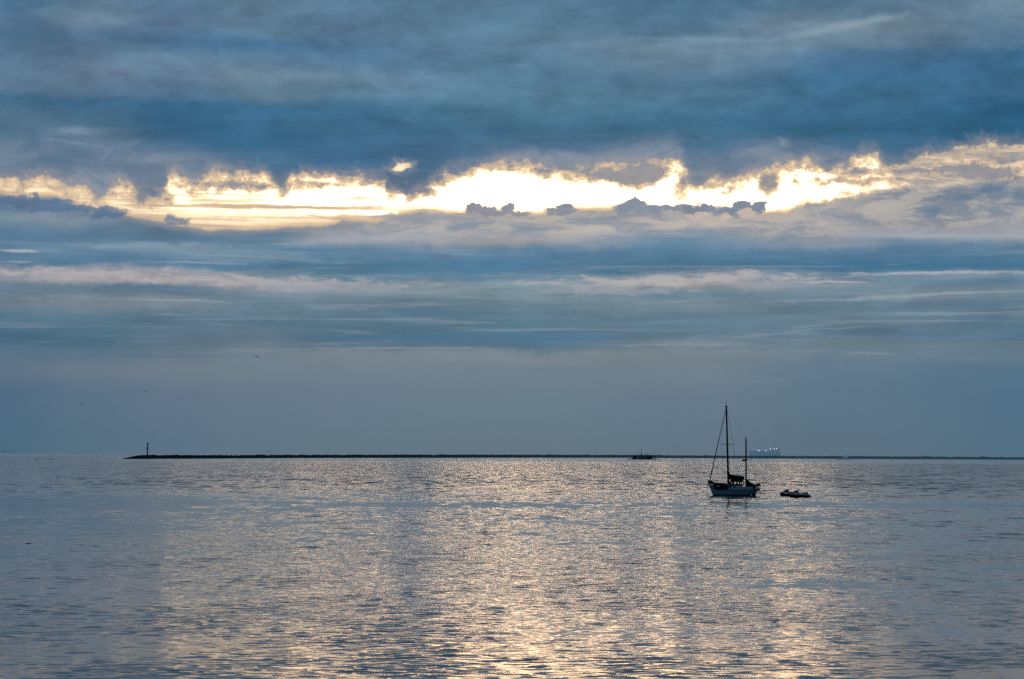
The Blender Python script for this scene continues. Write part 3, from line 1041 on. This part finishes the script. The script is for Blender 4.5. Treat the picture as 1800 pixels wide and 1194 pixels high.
tube(bm, [(0.75, 1.62, 1.62), (1.0, 1.60, 1.5), (1.2, 1.58, 1.66), (1.3, 1.56, 1.74)], 0.02, 5)
link_mesh('grab_line', bm, M_white, dg)


# ------------------------------------------------------------------ jet skis
def jet_ski(label, loc, rz, group, accent):
    t = thing('jet_ski', label, 'jet ski', loc, rz, group)
    st = [(-1.5, 0.50, 0.28), (-1.35, 0.56, 0.30), (-0.8, 0.60, 0.32), (0.0, 0.60, 0.34), (0.7, 0.52, 0.38), (1.15, 0.36, 0.44), (1.42, 0.16, 0.50), (1.52, 0.03, 0.54)]
    bm = new()
    loft(bm, [[(x, w, z), (x, w * 1.03, z - 0.08), (x - 0.04 * max(0, x), w * 0.85, 0.02), (x - 0.1 * max(0, x), w * 0.3, -0.14), (x - 0.1 * max(0, x), -w * 0.3, -0.14),
               (x - 0.04 * max(0, x), -w * 0.85, 0.02), (x, -w * 1.03, z - 0.08), (x, -w, z)] for x, w, z in st])
    link_mesh('hull', bm, M_black, t, True)
    bm = new()
    dk = [(-1.46, 0.46, 0.30, 0.10), (-1.2, 0.50, 0.34, 0.12), (-0.9, 0.40, 0.36, 0.22), (-0.2, 0.38, 0.38, 0.20), (0.2, 0.42, 0.40, 0.26), (0.5, 0.46, 0.42, 0.30), (0.9, 0.36, 0.46, 0.20), (1.25, 0.22, 0.50, 0.10), (1.46, 0.08, 0.54, 0.03)]
    loft(bm, [[(x, w, z - 0.02), (x, w * 0.8, z + h * 0.75), (x, w * 0.35, z + h), (x, -w * 0.35, z + h), (x, -w * 0.8, z + h * 0.75), (x, -w, z - 0.02)] for x, w, z, h in dk])
    link_mesh('deck', bm, accent, t, True)
    bm = new()
    sd_ = [(-1.28, 0.10, 0.46, 0.20), (-1.15, 0.17, 0.46, 0.26), (-0.8, 0.19, 0.50, 0.22), (-0.45, 0.20, 0.50, 0.14), (-0.1, 0.18, 0.50, 0.12), (0.2, 0.15, 0.54, 0.16)]
    loft(bm, [[(x, w, z), (x, w * 0.9, z + h * 0.8), (x, w * 0.4, z + h), (x, -w * 0.4, z + h), (x, -w * 0.9, z + h * 0.8), (x, -w, z)] for x, w, z, h in sd_])
    link_mesh('seat', bm, M_seat, t, True)
    bm = new()
    hd = [(0.18, 0.20, 0.62, 0.26), (0.4, 0.26, 0.66, 0.32), (0.7, 0.26, 0.64, 0.26), (1.05, 0.16, 0.56, 0.10), (1.22, 0.06, 0.55, 0.03)]
    loft(bm, [[(x, w, z - 0.04), (x, w * 0.7, z + h * 0.8), (x, 0, z + h), (x, -w * 0.7, z + h * 0.8), (x, -w, z - 0.04)] for x, w, z, h in hd])
    link_mesh('hood', bm, M_seat, t, True)
    bm = new()
    tube(bm, [(0.38, 0, 0.66), (0.20, 0, 1.0)], [0.09, 0.06], 8)
    tube(bm, [(0.06, 0.38, 1.08), (0.20, 0.14, 1.0), (0.20, -0.14, 1.0), (0.06, -0.38, 1.08)], 0.045, 8)
    link_mesh('handlebar', bm, M_mast, t, True)
    for s in (1, -1):
        bm = new()
        ellipsoid(bm, (0.56, 0.27 * s, 0.86), 0.06, 0.08, 0.06)
        tube(bm, [(0.60, 0.2 * s, 0.76), (0.56, 0.27 * s, 0.86)], 0.02, 5)
        link_mesh('mirror', bm, M_mast, t, True)
    bm = new()
    box(bm, -1.72, -1.48, -0.30, 0.30, 0.10, 0.18, bev=0.02)
    link_mesh('swim_step', bm, M_seat, t)
    return t


jet_ski('blue hooded jet ski floating behind the pale one, bow nearest the sailboat', on_water(1388.5, 871.6), R(172), 'jet skis moored beside the sailboat', M_blue)
jet_ski('pale grey jet ski floating in front of the blue hooded one, farthest from the sailboat', on_water(1405, 873.9), R(158), 'jet skis moored beside the sailboat', M_white)

# ------------------------------------------------------------------ breakwater
BW = [(216, 807.2, 806.9), (222, 807.0, 805.2), (232, 806.9, 803.4), (245, 806.8, 801.2), (262, 806.6, 800.5), (300, 806.4, 800.5), (400, 806.0, 800.3), (500, 805.3, 799.9), (700, 805.0, 799.4), (850, 804.8, 799.5),
      (1000, 804.8, 799.8), (1100, 804.9, 800.0), (1300, 806.0, 801.4), (1500, 806.9, 802.1), (1800, 808.2, 804.0), (1960, 808.8, 804.8), (2300, 810.2, 806.0)]


def bw_at(px):
    for (a, b1, t1), (b, b2, t2) in zip(BW[:-1], BW[1:]):
        if px <= b:
            k = (px - a) / (b - a)
            yb, yt = b1 + (b2 - b1) * k, t1 + (t2 - t1) * k
            p = on_water(px, yb)
            return p, (yb - yt) / FPX * p.y
    return None


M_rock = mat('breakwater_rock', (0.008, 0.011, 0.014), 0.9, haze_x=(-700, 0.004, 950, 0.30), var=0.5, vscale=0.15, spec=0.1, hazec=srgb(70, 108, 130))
bm = new()
rings = []
n = 2300
prev = None
for i in range(n + 1):
    px = 216 + (2300 - 216) * i / n
    p, h = bw_at(px)
    rr = []
    wid = max(0.6, h) * 1.0
    for j, (fy, fz) in enumerate(((-1.9, -0.15), (-1.5, 0.12), (-1.05, 0.45), (-0.62, 0.80), (-0.3, 0.97), (0.3, 0.97), (0.8, 0.7), (1.5, 0.2), (1.9, -0.15))):
        q = Vector((p.x, p.y + 1.9 * wid + fy * wid, h * fz))
        a = mnoise.noise(Vector((q.x * 0.33, j * 1.7, 3.1)))
        b = mnoise.noise(Vector((q.x * 0.055, j * 0.4, 8.1)))
        spike = max(0.0, mnoise.noise(Vector((q.x * 0.13, 2.2, 0.5))) - 0.32) * 3.0 if 3 <= j <= 5 else 0
        q.z += (a * 0.85 + b * 0.7 + spike) * min(1, h / 3) * (1 if fz > 0 else 0)
        q.y += a * 1.2
        q.x += mnoise.noise(Vector((q.x * 0.2, j * 2.0, 1.0))) * 0.5
        rr.append(q)
    rings.append(rr)
loft(bm, rings, close=False, cap=False)
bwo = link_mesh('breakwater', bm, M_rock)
tag(bwo, 'long low rock breakwater lying dark across the horizon', 'breakwater')


def loose_rocks(seed, x0, x1, k):
    rnd = random.Random(seed)
    bm = new()
    tb = new()
    bmesh.ops.create_icosphere(tb, subdivisions=1, radius=1)
    tv = [v.co.copy() for v in tb.verts]
    tf = [[v.index for v in f.verts] for f in tb.faces]
    tb.free()
    for _ in range(k):
        px = rnd.uniform(x0, x1)
        p, h = bw_at(px)
        r = rnd.uniform(0.5, 1.25) * min(1, h / 3 + 0.2)
        m = Matrix.Translation((p.x, p.y + h * rnd.uniform(0.0, 2.2), h * rnd.uniform(0.5, 1.0))) @ Matrix.Rotation(rnd.uniform(0, 3), 4, 'Z') @ Matrix.Diagonal((r * rnd.uniform(0.8, 1.6), r, r * rnd.uniform(0.6, 1.1), 1))
        vv = [bm.verts.new(m @ (c_ * rnd.uniform(0.8, 1.15))) for c_ in tv]
        for f in tf:
            bm.faces.new([vv[i] for i in f])
    return bm


bmr = loose_rocks(3, 216, 1850, 2600)
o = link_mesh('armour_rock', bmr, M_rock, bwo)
o['kind'] = 'stuff'

# beacon on its end
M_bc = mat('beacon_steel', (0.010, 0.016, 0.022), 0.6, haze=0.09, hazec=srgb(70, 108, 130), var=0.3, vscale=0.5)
p, h = bw_at(259)
bc = thing('beacon_tower', 'slim steel beacon tower standing on the left end of the breakwater', 'beacon', (p.x, p.y + 7, h - 0.6))
H = (800.6 - 778.6) / FPX * p.y + 0.6
bm = new()
tube(bm, [(0, 0, 0), (-0.1, 0, H * 0.45), (0.15, 0, H - 1.6)], [0.85, 0.72, 0.72], 10)
link_mesh('column', bm, M_bc, bc, True)
bm = new()
tube(bm, [(0.15, 0, H - 2.0), (0.15, 0, H - 1.0), (0.15, 0, H - 0.85)], [0.5, 1.6, 1.65], 12)
for k in range(10):
    t = 2 * math.pi * k / 10
    tube(bm, [(0.15 + 1.55 * math.cos(t), 1.55 * math.sin(t), H - 0.85), (0.15 + 1.6 * math.cos(t), 1.6 * math.sin(t), H)], 0.08, 5)
tube(bm, [(0.15 + 1.6 * math.cos(2 * math.pi * k / 12), 1.6 * math.sin(2 * math.pi * k / 12), H) for k in range(13)], 0.08, 5, False)
link_mesh('gallery', bm, M_bc, bc)
bm = new()
tube(bm, [(0.15, 0, H - 0.8), (0.15, 0, H - 0.2), (0.15, 0, H + 0.4)], [0.75, 0.75, 0.1], 10)
link_mesh('lantern', bm, M_bc, bc)
bm = new()
tube(bm, [(1.5, 0, H - 0.2), (1.65, 0, H + 1.0)], 0.09, 5)
link_mesh('antenna', bm, M_bc, bc)
bm = new()
tube(bm, [(-1.3, 0, H - 0.2), (-1.3, 0, H + 0.9)], 0.07, 5)
link_mesh('antenna', bm, M_bc, bc)
bm = new()
box(bm, -1.75, -0.3, -0.6, 0.6, H * 0.51, H * 0.63, 0.1, 0.08)
link_mesh('equipment_box', bm, M_bc, bc)
bm = new()
box(bm, 0.35, 1.0, -0.3, 0.3, H * 0.40, H * 0.45, 0.05)
for s in (-0.25, 0.25):
    tube(bm, [(0.75, s, 0.2), (0.75, s, H - 1.5)], 0.05, 5)
for k in range(24):
    tube(bm, [(0.75, -0.25, 0.5 + k * (H - 2.2) / 24), (0.75, 0.25, 0.5 + k * (H - 2.2) / 24)], 0.035, 4)
link_mesh('ladder', bm, M_bc, bc)

# thin posts seen standing on the wall
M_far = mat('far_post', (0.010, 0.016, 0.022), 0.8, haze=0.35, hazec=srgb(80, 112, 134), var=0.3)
for px, yt, lab in ((333, 797.3, 'short thin post standing on the breakwater right of the beacon tower'),
                    (697, 797.6, 'squat marker standing on the middle of the breakwater'),
                    (1440.5, 796.2, 'tall thin pole standing on the breakwater right of the cargo ship')):
    p, h = bw_at(px)
    t = thing('marker_post', lab, 'post', (p.x, p.y + 1.9 * h, h - 0.5))
    hh = (bw_at(px)[1] and (interp([(0, 0), (1, 1)], 1) * ((BW and 0) + 1))) and ((horizon(px) - yt) / FPX * p.y + CAM_H - h + 0.5)
    bm = new()
    tube(bm, [(0, 0, 0), (0, 0, hh)], [0.35, 0.22], 6)
    link_mesh('pole', bm, M_far, t)
    bm = new()
    box(bm, -0.7, 0.7, -0.3, 0.3, hh - 0.6, hh + 0.1, 0.1)
    link_mesh('top_mark', bm, M_far, t)

# ------------------------------------------------------------------ bait barge
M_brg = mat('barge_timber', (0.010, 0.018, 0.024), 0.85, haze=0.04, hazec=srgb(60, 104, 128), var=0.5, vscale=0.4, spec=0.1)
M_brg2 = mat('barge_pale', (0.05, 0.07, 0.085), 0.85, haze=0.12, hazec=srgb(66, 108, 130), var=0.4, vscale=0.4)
q = on_water(1132, 807.8)
sc_ = q.y / FPX
bg_ = thing('barge', 'dark flat barge crowded with posts and a pointed mast, moored before the breakwater', 'barge', q)
X_ = lambda px: (px - 1132) * sc_
Z_ = lambda py: (807.8 - py) * sc_
bm = new()
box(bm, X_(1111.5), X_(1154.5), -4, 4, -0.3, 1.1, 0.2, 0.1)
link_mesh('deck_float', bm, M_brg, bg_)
for (a, b) in ((1104.5, 1111.2), (1154.8, 1160)):
    bm = new()
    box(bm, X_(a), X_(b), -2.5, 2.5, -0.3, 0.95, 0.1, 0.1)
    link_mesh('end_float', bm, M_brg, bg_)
for (a, b, t_, m_) in ((1112, 1120, 800.7, M_brg), (1121, 1126.5, 801.5, M_brg2), (1129.5, 1136, 801.2, M_brg2), (1136.3, 1147, 800.2, M_brg), (1150.3, 1151.8, 801.2, M_brg)):
    bm = new()
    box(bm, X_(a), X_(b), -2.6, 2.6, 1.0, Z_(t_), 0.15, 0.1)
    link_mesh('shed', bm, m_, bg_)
rnd = random.Random(5)
for k in range(22):
    px = 1112 + k * 1.9
    bm = new()
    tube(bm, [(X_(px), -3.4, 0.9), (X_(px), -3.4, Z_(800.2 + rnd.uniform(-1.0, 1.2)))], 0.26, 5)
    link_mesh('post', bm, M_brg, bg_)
bm = new()
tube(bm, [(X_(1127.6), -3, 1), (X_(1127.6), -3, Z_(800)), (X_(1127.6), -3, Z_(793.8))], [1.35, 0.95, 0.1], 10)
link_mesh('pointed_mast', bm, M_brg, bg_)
bm = new()
tube(bm, [(X_(1127.6), -3, Z_(794)), (X_(1127.6), -3, Z_(789))], 0.12, 5)
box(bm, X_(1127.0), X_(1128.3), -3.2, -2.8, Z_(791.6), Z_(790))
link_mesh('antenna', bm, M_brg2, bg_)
bm = new()
tube(bm, [(X_(1110), -3, Z_(796.8)), (X_(1126), -3, Z_(796.4))], 0.12, 5)
tube(bm, [(X_(1133), -3, Z_(797.4)), (X_(1151), -3, Z_(797.6))], 0.09, 5)
for px, py in ((1110, 796.4), (1150.6, 793.4), (1122.5, 796), (1137.5, 796.6)):
    tube(bm, [(X_(px), -3, 0.8), (X_(px), -3, Z_(py))], 0.11, 5)
link_mesh('overhead_wire', bm, M_brg2, bg_)

# ------------------------------------------------------------------ motor boat near the wall
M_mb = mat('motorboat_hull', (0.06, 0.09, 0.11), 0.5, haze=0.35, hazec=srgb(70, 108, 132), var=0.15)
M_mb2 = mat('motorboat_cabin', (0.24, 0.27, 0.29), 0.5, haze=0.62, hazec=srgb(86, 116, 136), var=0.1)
q = on_water(1483, 807.7)
sc_ = q.y / FPX
X_ = lambda px: (px - 1483) * sc_
Z_ = lambda py: (807.7 - py) * sc_
mb = thing('motor_boat', 'small pale motor boat with raised wheelhouse passing before the breakwater', 'motor boat', q)
bm = new()
loft(bm, [[(X_(px) , w, z), (X_(px) + (1.0 if px < 1474 else 0), w * 0.8, -0.4), (X_(px) + (1.0 if px < 1474 else 0), -w * 0.8, -0.4), (X_(px), -w, z)]
          for px, w, z in ((1471, 0.1, 3.0), (1473, 1.3, 2.6), (1477, 2.3, 2.1), (1485, 2.5, 1.8), (1494.5, 2.3, 1.9))])
link_mesh('hull', bm, M_mb, mb)
bm = new()
box(bm, X_(1477), X_(1490), -1.7, 1.7, 1.7, Z_(804.4), 0.2, 0.1)
cbn = link_mesh('cabin', bm, M_mb2, mb)
for a in (1478.5, 1481.5, 1484.5, 1487.2):
    bm = new()
    box(bm, X_(a), X_(a + 1.6), -1.74, -1.6, 2.1, 2.9)
    link_mesh('window', bm, M_mb, cbn)
bm = new()
box(bm, X_(1482.5), X_(1491), -1.5, 1.5, Z_(804.4), Z_(801.2), 0.35, 0.1)
link_mesh('wheelhouse', bm, M_mb2, mb)
bm = new()
tube(bm, [(X_(1490), 0, Z_(801.3)), (X_(1490.3), 0, Z_(798.0))], 0.16, 5)
link_mesh('mast', bm, M_mb, mb)
bm = new()
tube(bm, [(X_(1483.2), 0, Z_(801.3)), (X_(1483.2), 0, Z_(800.0))], 0.12, 5)
link_mesh('antenna', bm, M_mb, mb)
bm = new()
tube(bm, [(X_(1472), -1, 3.4), (X_(1476), -1.7, 3.1), (X_(1482), -1.9, 3.1)], 0.08, 5)
for px in (1473.5, 1476, 1479):
    tube(bm, [(X_(px), -1.6, 1.9), (X_(px), -1.7, 3.1)], 0.07, 5)
link_mesh('railing', bm, M_mb, mb)
bm = new()
tube(bm, [(X_(1490), -1.7, 2.9), (X_(1494.3), -1.7, 2.9)], 0.08, 5)
for px in (1492, 1494.2):
    tube(bm, [(X_(px), -1.6, 1.9), (X_(px), -1.7, 3.0)], 0.07, 5)
link_mesh('railing', bm, M_mb, mb)

# ------------------------------------------------------------------ cargo ship far out
D_ = 9000.0
sc_ = D_ / FPX
hz = horizon(1345)
X_ = lambda px: (px - 1345) * sc_
Z_ = lambda py: CAM_H + (hz - py) * sc_
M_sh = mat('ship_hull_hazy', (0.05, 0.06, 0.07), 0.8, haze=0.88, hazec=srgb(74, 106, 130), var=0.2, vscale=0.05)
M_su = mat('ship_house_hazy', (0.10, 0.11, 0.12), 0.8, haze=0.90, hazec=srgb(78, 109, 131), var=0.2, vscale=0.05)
cs = thing('cargo_ship', 'large hazy cargo ship with bright deck lights far beyond the breakwater', 'cargo ship', ((1345 - 900) / FPX * D_, D_, 0))
bm = new()
loft(bm, [[(X_(px), w, z), (X_(px) + rk, w * 0.9, 0), (X_(px) + rk, w * 0.7, -6), (X_(px) + rk, -w * 0.7, -6), (X_(px) + rk, -w * 0.9, 0), (X_(px), -w, z)]
          for px, w, z, rk in ((1317.5, 0.6, Z_(792.5), 7), (1319.5, 4, Z_(792.8), 5), (1323, 7.5, Z_(793.3), 2), (1328, 9, Z_(793.8), 0), (1350, 9, Z_(794.0), 0), (1368, 8.5, Z_(793.2), -1), (1371.5, 7, Z_(792.9), -2.5))])
link_mesh('hull', bm, M_sh, cs)
bm = new()
box(bm, X_(1352), X_(1368.5), -7, 7, Z_(793.9), Z_(790.8), 0.3)
box(bm, X_(1353.5), X_(1366.5), -6.5, 6.5, Z_(790.8), Z_(788.6), 0.3)
box(bm, X_(1358), X_(1366), -8.5, 8.5, Z_(788.6), Z_(787.0), 0.2)
link_mesh('superstructure', bm, M_su, cs)
bm = new()
box(bm, X_(1367), X_(1370.5), -3, 3, Z_(793), Z_(786.6), 0.8)
link_mesh('funnel', bm, M_sh, cs)
bm = new()
tube(bm, [(X_(1361.8), 0, Z_(787)), (X_(1361.8), 0, Z_(780.8))], [0.8, 0.35], 6)
tube(bm, [(X_(1360), 0, Z_(783.6)), (X_(1363.6), 0, Z_(783.6))], 0.4, 5)
link_mesh('radar_mast', bm, M_su, cs)
for px, yt in ((1324.5, 787.8), (1333.5, 791.6), (1345.5, 791.8)):
    bm = new()
    tube(bm, [(X_(px), 0, Z_(793.9)), (X_(px), 0, Z_(yt))], [0.7, 0.4], 6)
    link_mesh('deck_mast', bm, M_su, cs)
bm = new()
for a, b in ((1328, 1332), (1336, 1344), (1347, 1351)):
    box(bm, X_(a), X_(b), -6, 6, Z_(794), Z_(793.1), 0.3)
link_mesh('hatch_cover', bm, M_sh, cs)
bm = new()
box(bm, X_(1318.5), X_(1322), -4, 4, Z_(793.2), Z_(792.0), 0.4)
link_mesh('forecastle', bm, M_sh, cs)
L1 = lamp_mat('ship_lamp_white', (1.0, 0.86, 0.76, 1), 2.2)
L2 = lamp_mat('ship_lamp_warm', (1.0, 0.72, 0.60, 1), 0.9)
for px, py, r, m_ in ((1333.5, 792.0, 1.9, L1), (1345.5, 792.3, 1.5, L1), (1354.0, 789.2, 1.6, L1), (1357.6, 789.4, 1.1, L2), (1360.8, 789.1, 1.6, L1), (1364.4, 788.9, 1.5, L1),
                      (1365.6, 787.8, 0.9, L2), (1324.5, 789.4, 0.9, L2), (1362.5, 793.4, 0.9, L2), (1362.3, 795.0, 0.8, L2), (1356, 793.2, 0.8, L2)):
    bm = new()
    ellipsoid(bm, (X_(px), -9.2, Z_(py)), r * 0.85, r * 0.85, r * 0.85, 10, 6)
    link_mesh('deck_light', bm, m_, cs)

# ------------------------------------------------------------------ birds
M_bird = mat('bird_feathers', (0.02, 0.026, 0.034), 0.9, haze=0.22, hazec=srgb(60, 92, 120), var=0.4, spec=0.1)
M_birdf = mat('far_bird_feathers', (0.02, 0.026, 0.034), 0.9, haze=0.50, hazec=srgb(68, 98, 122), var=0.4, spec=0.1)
M_gull = mat('white_gull_feathers', (0.5, 0.5, 0.5), 0.9, haze=0.1, var=0.2)


def bird_mesh(span, pose):
    """one body: spindle torso, head, tail and two bent wings; flies towards +x"""
    s = span
    L = 0.40 * s
    bm = new()
    rr = []
    for x, r in ((-0.62, 0.015), (-0.50, 0.05), (-0.25, 0.085), (0.0, 0.12), (0.22, 0.11), (0.36, 0.065), (0.46, 0.06), (0.55, 0.035), (0.64, 0.006)):
        flat_ = 0.45 if x < -0.45 else 1.0
        rr.append([(x * L, math.cos(t) * r * L * (2.4 if x < -0.55 else 1), math.sin(t) * r * L * flat_ + 0.02 * L) for t in [math.pi * k / 4 for k in range(8)]])
    loft(bm, rr)
    z1, z2 = {'up': (0.20, 0.30), 'glide': (0.07, 0.03), 'down': (-0.02, -0.20), 'vee': (0.14, 0.34)}[pose]
    for sd_ in (1, -1):
        y0, y1, y2 = 0.03 * s, 0.24 * s, 0.5 * s
        a = [(0.10 * s, y0 * sd_, 0.02 * s), (-0.08 * s, y0 * sd_, 0.02 * s)]
        b = [(0.13 * s, y1 * sd_, z1 * s), (-0.02 * s, y1 * sd_, z1 * s)]
        c_ = [(-0.02 * s, y2 * sd_, z2 * s), (-0.06 * s, y2 * sd_, z2 * s)]
        th = 0.012 * s
        loft(bm, [[Vector(q_[0]) + Vector((0, 0, th)), Vector(q_[1]) + Vector((0, 0, th)), Vector(q_[1]) - Vector((0, 0, th)), Vector(q_[0]) - Vector((0, 0, th))] for q_ in (a, b, c_)])
    me = bpy.data.meshes.new('bird')
    bmesh.ops.recalc_face_normals(bm, faces=bm.faces)
    bm.to_mesh(me)
    bm.free()
    return me


BM = {(k, p_): bird_mesh(1.3, p_) for k in ('near', 'far') for p_ in ('up', 'glide', 'down', 'vee')}
for (k, p_), me in BM.items():
    me.materials.append(M_bird if k == 'near' else M_birdf)


def bird(px, py, d, pose, rot, label, group=None, size=1.0, near=True, name='gull', cat='gull'):
    o = bpy.data.objects.new(name, BM[('near' if near else 'far', pose)])
    col.objects.link(o)
    o.location = in_air(px, py, d)
    o.rotation_euler = rot
    o.scale = (size, size, size)
    tag(o, label, cat, group)
    return o


g1 = 'gulls flying alone in the sky'
bird(450.6, 627.2, 330, 'glide', (R(8), R(0), R(75)), 'gull banking steeply with wings spread, largest in the sky', g1, 1.0).matrix_world = Matrix.Translation(in_air(450.6, 627.2, 330)) @ Matrix.Rotation(R(36), 4, 'Y') @ Matrix.Rotation(R(115), 4, 'Z') @ Matrix.Rotation(R(-12), 4, 'X')
bird(255.6, 688.4, 560, 'glide', (R(10), R(5), R(30)), 'dark gull gliding level, above and left of the beacon tower', g1, 1.0)
bird(143.6, 711.8, 760, 'up', (0, 0, R(200)), 'small gull second from left in the slanting line of lone birds above the beacon', g1)
bird(67.8, 722.8, 700, 'down', (0, 0, R(60)), 'small gull with wings down, lowest and leftmost of the lone birds', g1)
o = bird(1257.3, 188, 700, 'glide', (0, R(20), R(100)), 'tiny pale gull high against the dark cloud, highest bird of all', g1, 0.9)
bird(1498, 767.3, 900, 'glide', (0, 0, R(20)), 'faint gull low in the empty sky right of the cargo ship', g1, 0.9, False)
bird(1323.3, 760.5, 900, 'up', (0, 0, R(20)), 'faint gull above the bow of the cargo ship', g1, 0.7, False)
bird(395, 790.3, 1200, 'up', (0, 0, R(20)), 'faint gull just above the breakwater, right of the beacon tower', g1, 0.9, False)
bird(489.5, 766.7, 1200, 'up', (0, 0, R(80)), 'faint gull above the arching flock of birds', g1, 0.8, False)

rnd = random.Random(11)
g2 = 'birds in the flock flying in from the left edge'
for px, py in ((2, 793.4), (5.2, 794.2), (9.2, 794.4), (12, 794.7), (16.5, 795.2)):
    bird(px, py, 900 + rnd.uniform(-60, 60), rnd.choice(('up', 'vee', 'glide')), (0, 0, R(rnd.uniform(10, 50))), 'dark bird in the tight low flock at the left edge', g2, 1.0, True, 'seabird', 'bird')
bird(24.8, 793.4, 620, 'vee', (R(10), 0, R(70)), 'dark bird with wings held in a V, leading the flock at the left edge', g2, 1.0, True, 'seabird', 'bird')
g3 = 'birds skimming the water left of the breakwater'
for px, py, sz in ((64.5, 807.6, 1.5), (67.5, 807.5, 1.3), (94, 807.0, 1.5), (96.5, 806.8, 1.2), (71, 804.6, 1), (75.5, 805.6, 1), (80.5, 807.2, .8), (86, 808.1, 1), (91.5, 807.4, 1.2), (100.5, 807.1, .9), (103.6, 806, .8),
                   (110.6, 807, 1), (126, 808, 1), (140.5, 808.4, .8), (152.5, 808.4, .9), (162.5, 808.4, .9), (173, 808.5, .9), (187.7, 808.1, .9), (202.4, 808.2, .9)):
    bird(px, py, 1700, rnd.choice(('up', 'glide', 'down')), (0, 0, R(rnd.uniform(0, 50))), 'dark bird skimming low over the water in the line left of the breakwater', g3, sz * 1.7, True, 'seabird', 'bird')
g4 = 'birds in the arching flock over the breakwater'
for px, py in ((468.6, 795), (470, 794), (472, 793.4), (474, 792.9), (476.2, 793), (478.4, 793.5), (480.4, 794.2), (482.2, 795.2), (484, 796.6), (487, 797.2), (490, 798)):
    bird(px, py, 2400, rnd.choice(('up', 'glide')), (0, 0, R(rnd.uniform(0, 50))), 'faint bird in the arching flock above the breakwater', g4, 1.9, False, 'seabird', 'bird')
g5 = 'birds strung out in a line above the middle of the breakwater'
for k in range(24):
    px = 818 + k * 6.2 + rnd.uniform(-2, 2)
    bird(px, 793.5 + rnd.uniform(-1.2, 1.5), 2400, rnd.choice(('up', 'glide', 'down')), (0, 0, R(rnd.uniform(0, 50))), 'faint distant bird in the long line above the middle of the breakwater', g5, rnd.uniform(1.0, 1.5), False, 'seabird', 'bird')
g6 = 'birds low on the water before the middle of the breakwater'
for px in (801, 804, 809.3, 811, 821.5, 825.5, 833, 834.5, 843, 848, 855.7, 862, 871):
    bird(px, 806.6 + rnd.uniform(-0.5, 0.6), 1900, rnd.choice(('glide', 'down')), (0, 0, R(rnd.uniform(0, 50))), 'tiny bird low over the water just before the middle of the breakwater', g6, rnd.uniform(1.0, 1.3), False, 'seabird', 'bird')

# ------------------------------------------------------------------ drifting kelp
M_kelp = mat('kelp', (0.03, 0.016, 0.010), 0.5, var=0.5, vscale=8)


def kelp(px, py, wpx, label, seed, blobs=7, thick=0.02):
    q = on_water(px, py)
    s = q.y / FPX
    t = thing('kelp_strand', label, 'kelp', q, 0, 'kelp drifting on the sea')
    rnd = random.Random(seed)
    L = wpx * s
    pts = []
    for k in range(blobs * 2):
        u = k / (blobs * 2 - 1) - 0.5
        pts.append((u * L, math.sin(u * 9 + seed) * L * 0.12 + rnd.uniform(-0.03, 0.03), 0.01 + thick * 0.4 * math.sin(k * 2.1)))
    bm = new()
    pts = [(a_, b_, min(c_, thick * 0.5)) for a_, b_, c_ in pts]
    tube(bm, pts, [thick * rnd.uniform(0.6, 1.4) for _ in pts], 6)
    link_mesh('stem', bm, M_kelp, t, True)
    bm = new()
    for k in range(blobs):
        p_ = Vector(pts[rnd.randrange(len(pts))])
        a_ = rnd.uniform(0, 6.28)
        l_ = L * rnd.uniform(0.06, 0.16)
        e_ = p_ + Vector((math.cos(a_) * l_, math.sin(a_) * l_, 0.0))
        w_ = l_ * 0.22
        loft(bm, [[p_ + Vector((-w_ * 0.3, 0, thick)), p_ + Vector((w_ * 0.3, 0, thick))],
                  [(p_ + e_) / 2 + Vector((-w_, 0, thick * 1.6)), (p_ + e_) / 2 + Vector((w_, 0, thick * 1.6))],
                  [e_ + Vector((-0.01, 0, 0.004)), e_ + Vector((0.01, 0, 0.004))]], close=False, cap=False)
    link_mesh('blade', bm, M_kelp, t)
    return t


kelp(836, 1109.5, 11, 'short thick piece of brown kelp near the bottom middle of the sea', 1, 5, 0.012)
kelp(1325, 1108.5, 14, 'thin reddish kelp strand near the bottom, far below the sailboat', 2, 7, 0.006)
kelp(1716, 950.3, 36, 'long thin reddish line of kelp near the right edge of the sea', 3, 14, 0.012)
kelp(170, 959.5, 15, 'dark kelp strand floating in the calm water, rightmost of the three at left', 4, 8, 0.016)
kelp(54, 955.2, 9, 'short dark kelp clump in the calm water near the left edge', 5, 6, 0.022)
kelp(35, 931.4, 15, 'faint flat kelp strand in the calm water, farthest of the three at left', 6, 6, 0.014)
kelp(282, 1067.5, 15, 'dark kelp strand rolling in the ripples, lower left of the sea', 7, 8, 0.010)
kelp(47, 1079, 22, 'long dark kelp strand near the left edge, lower left of the sea', 8, 8, 0.008)
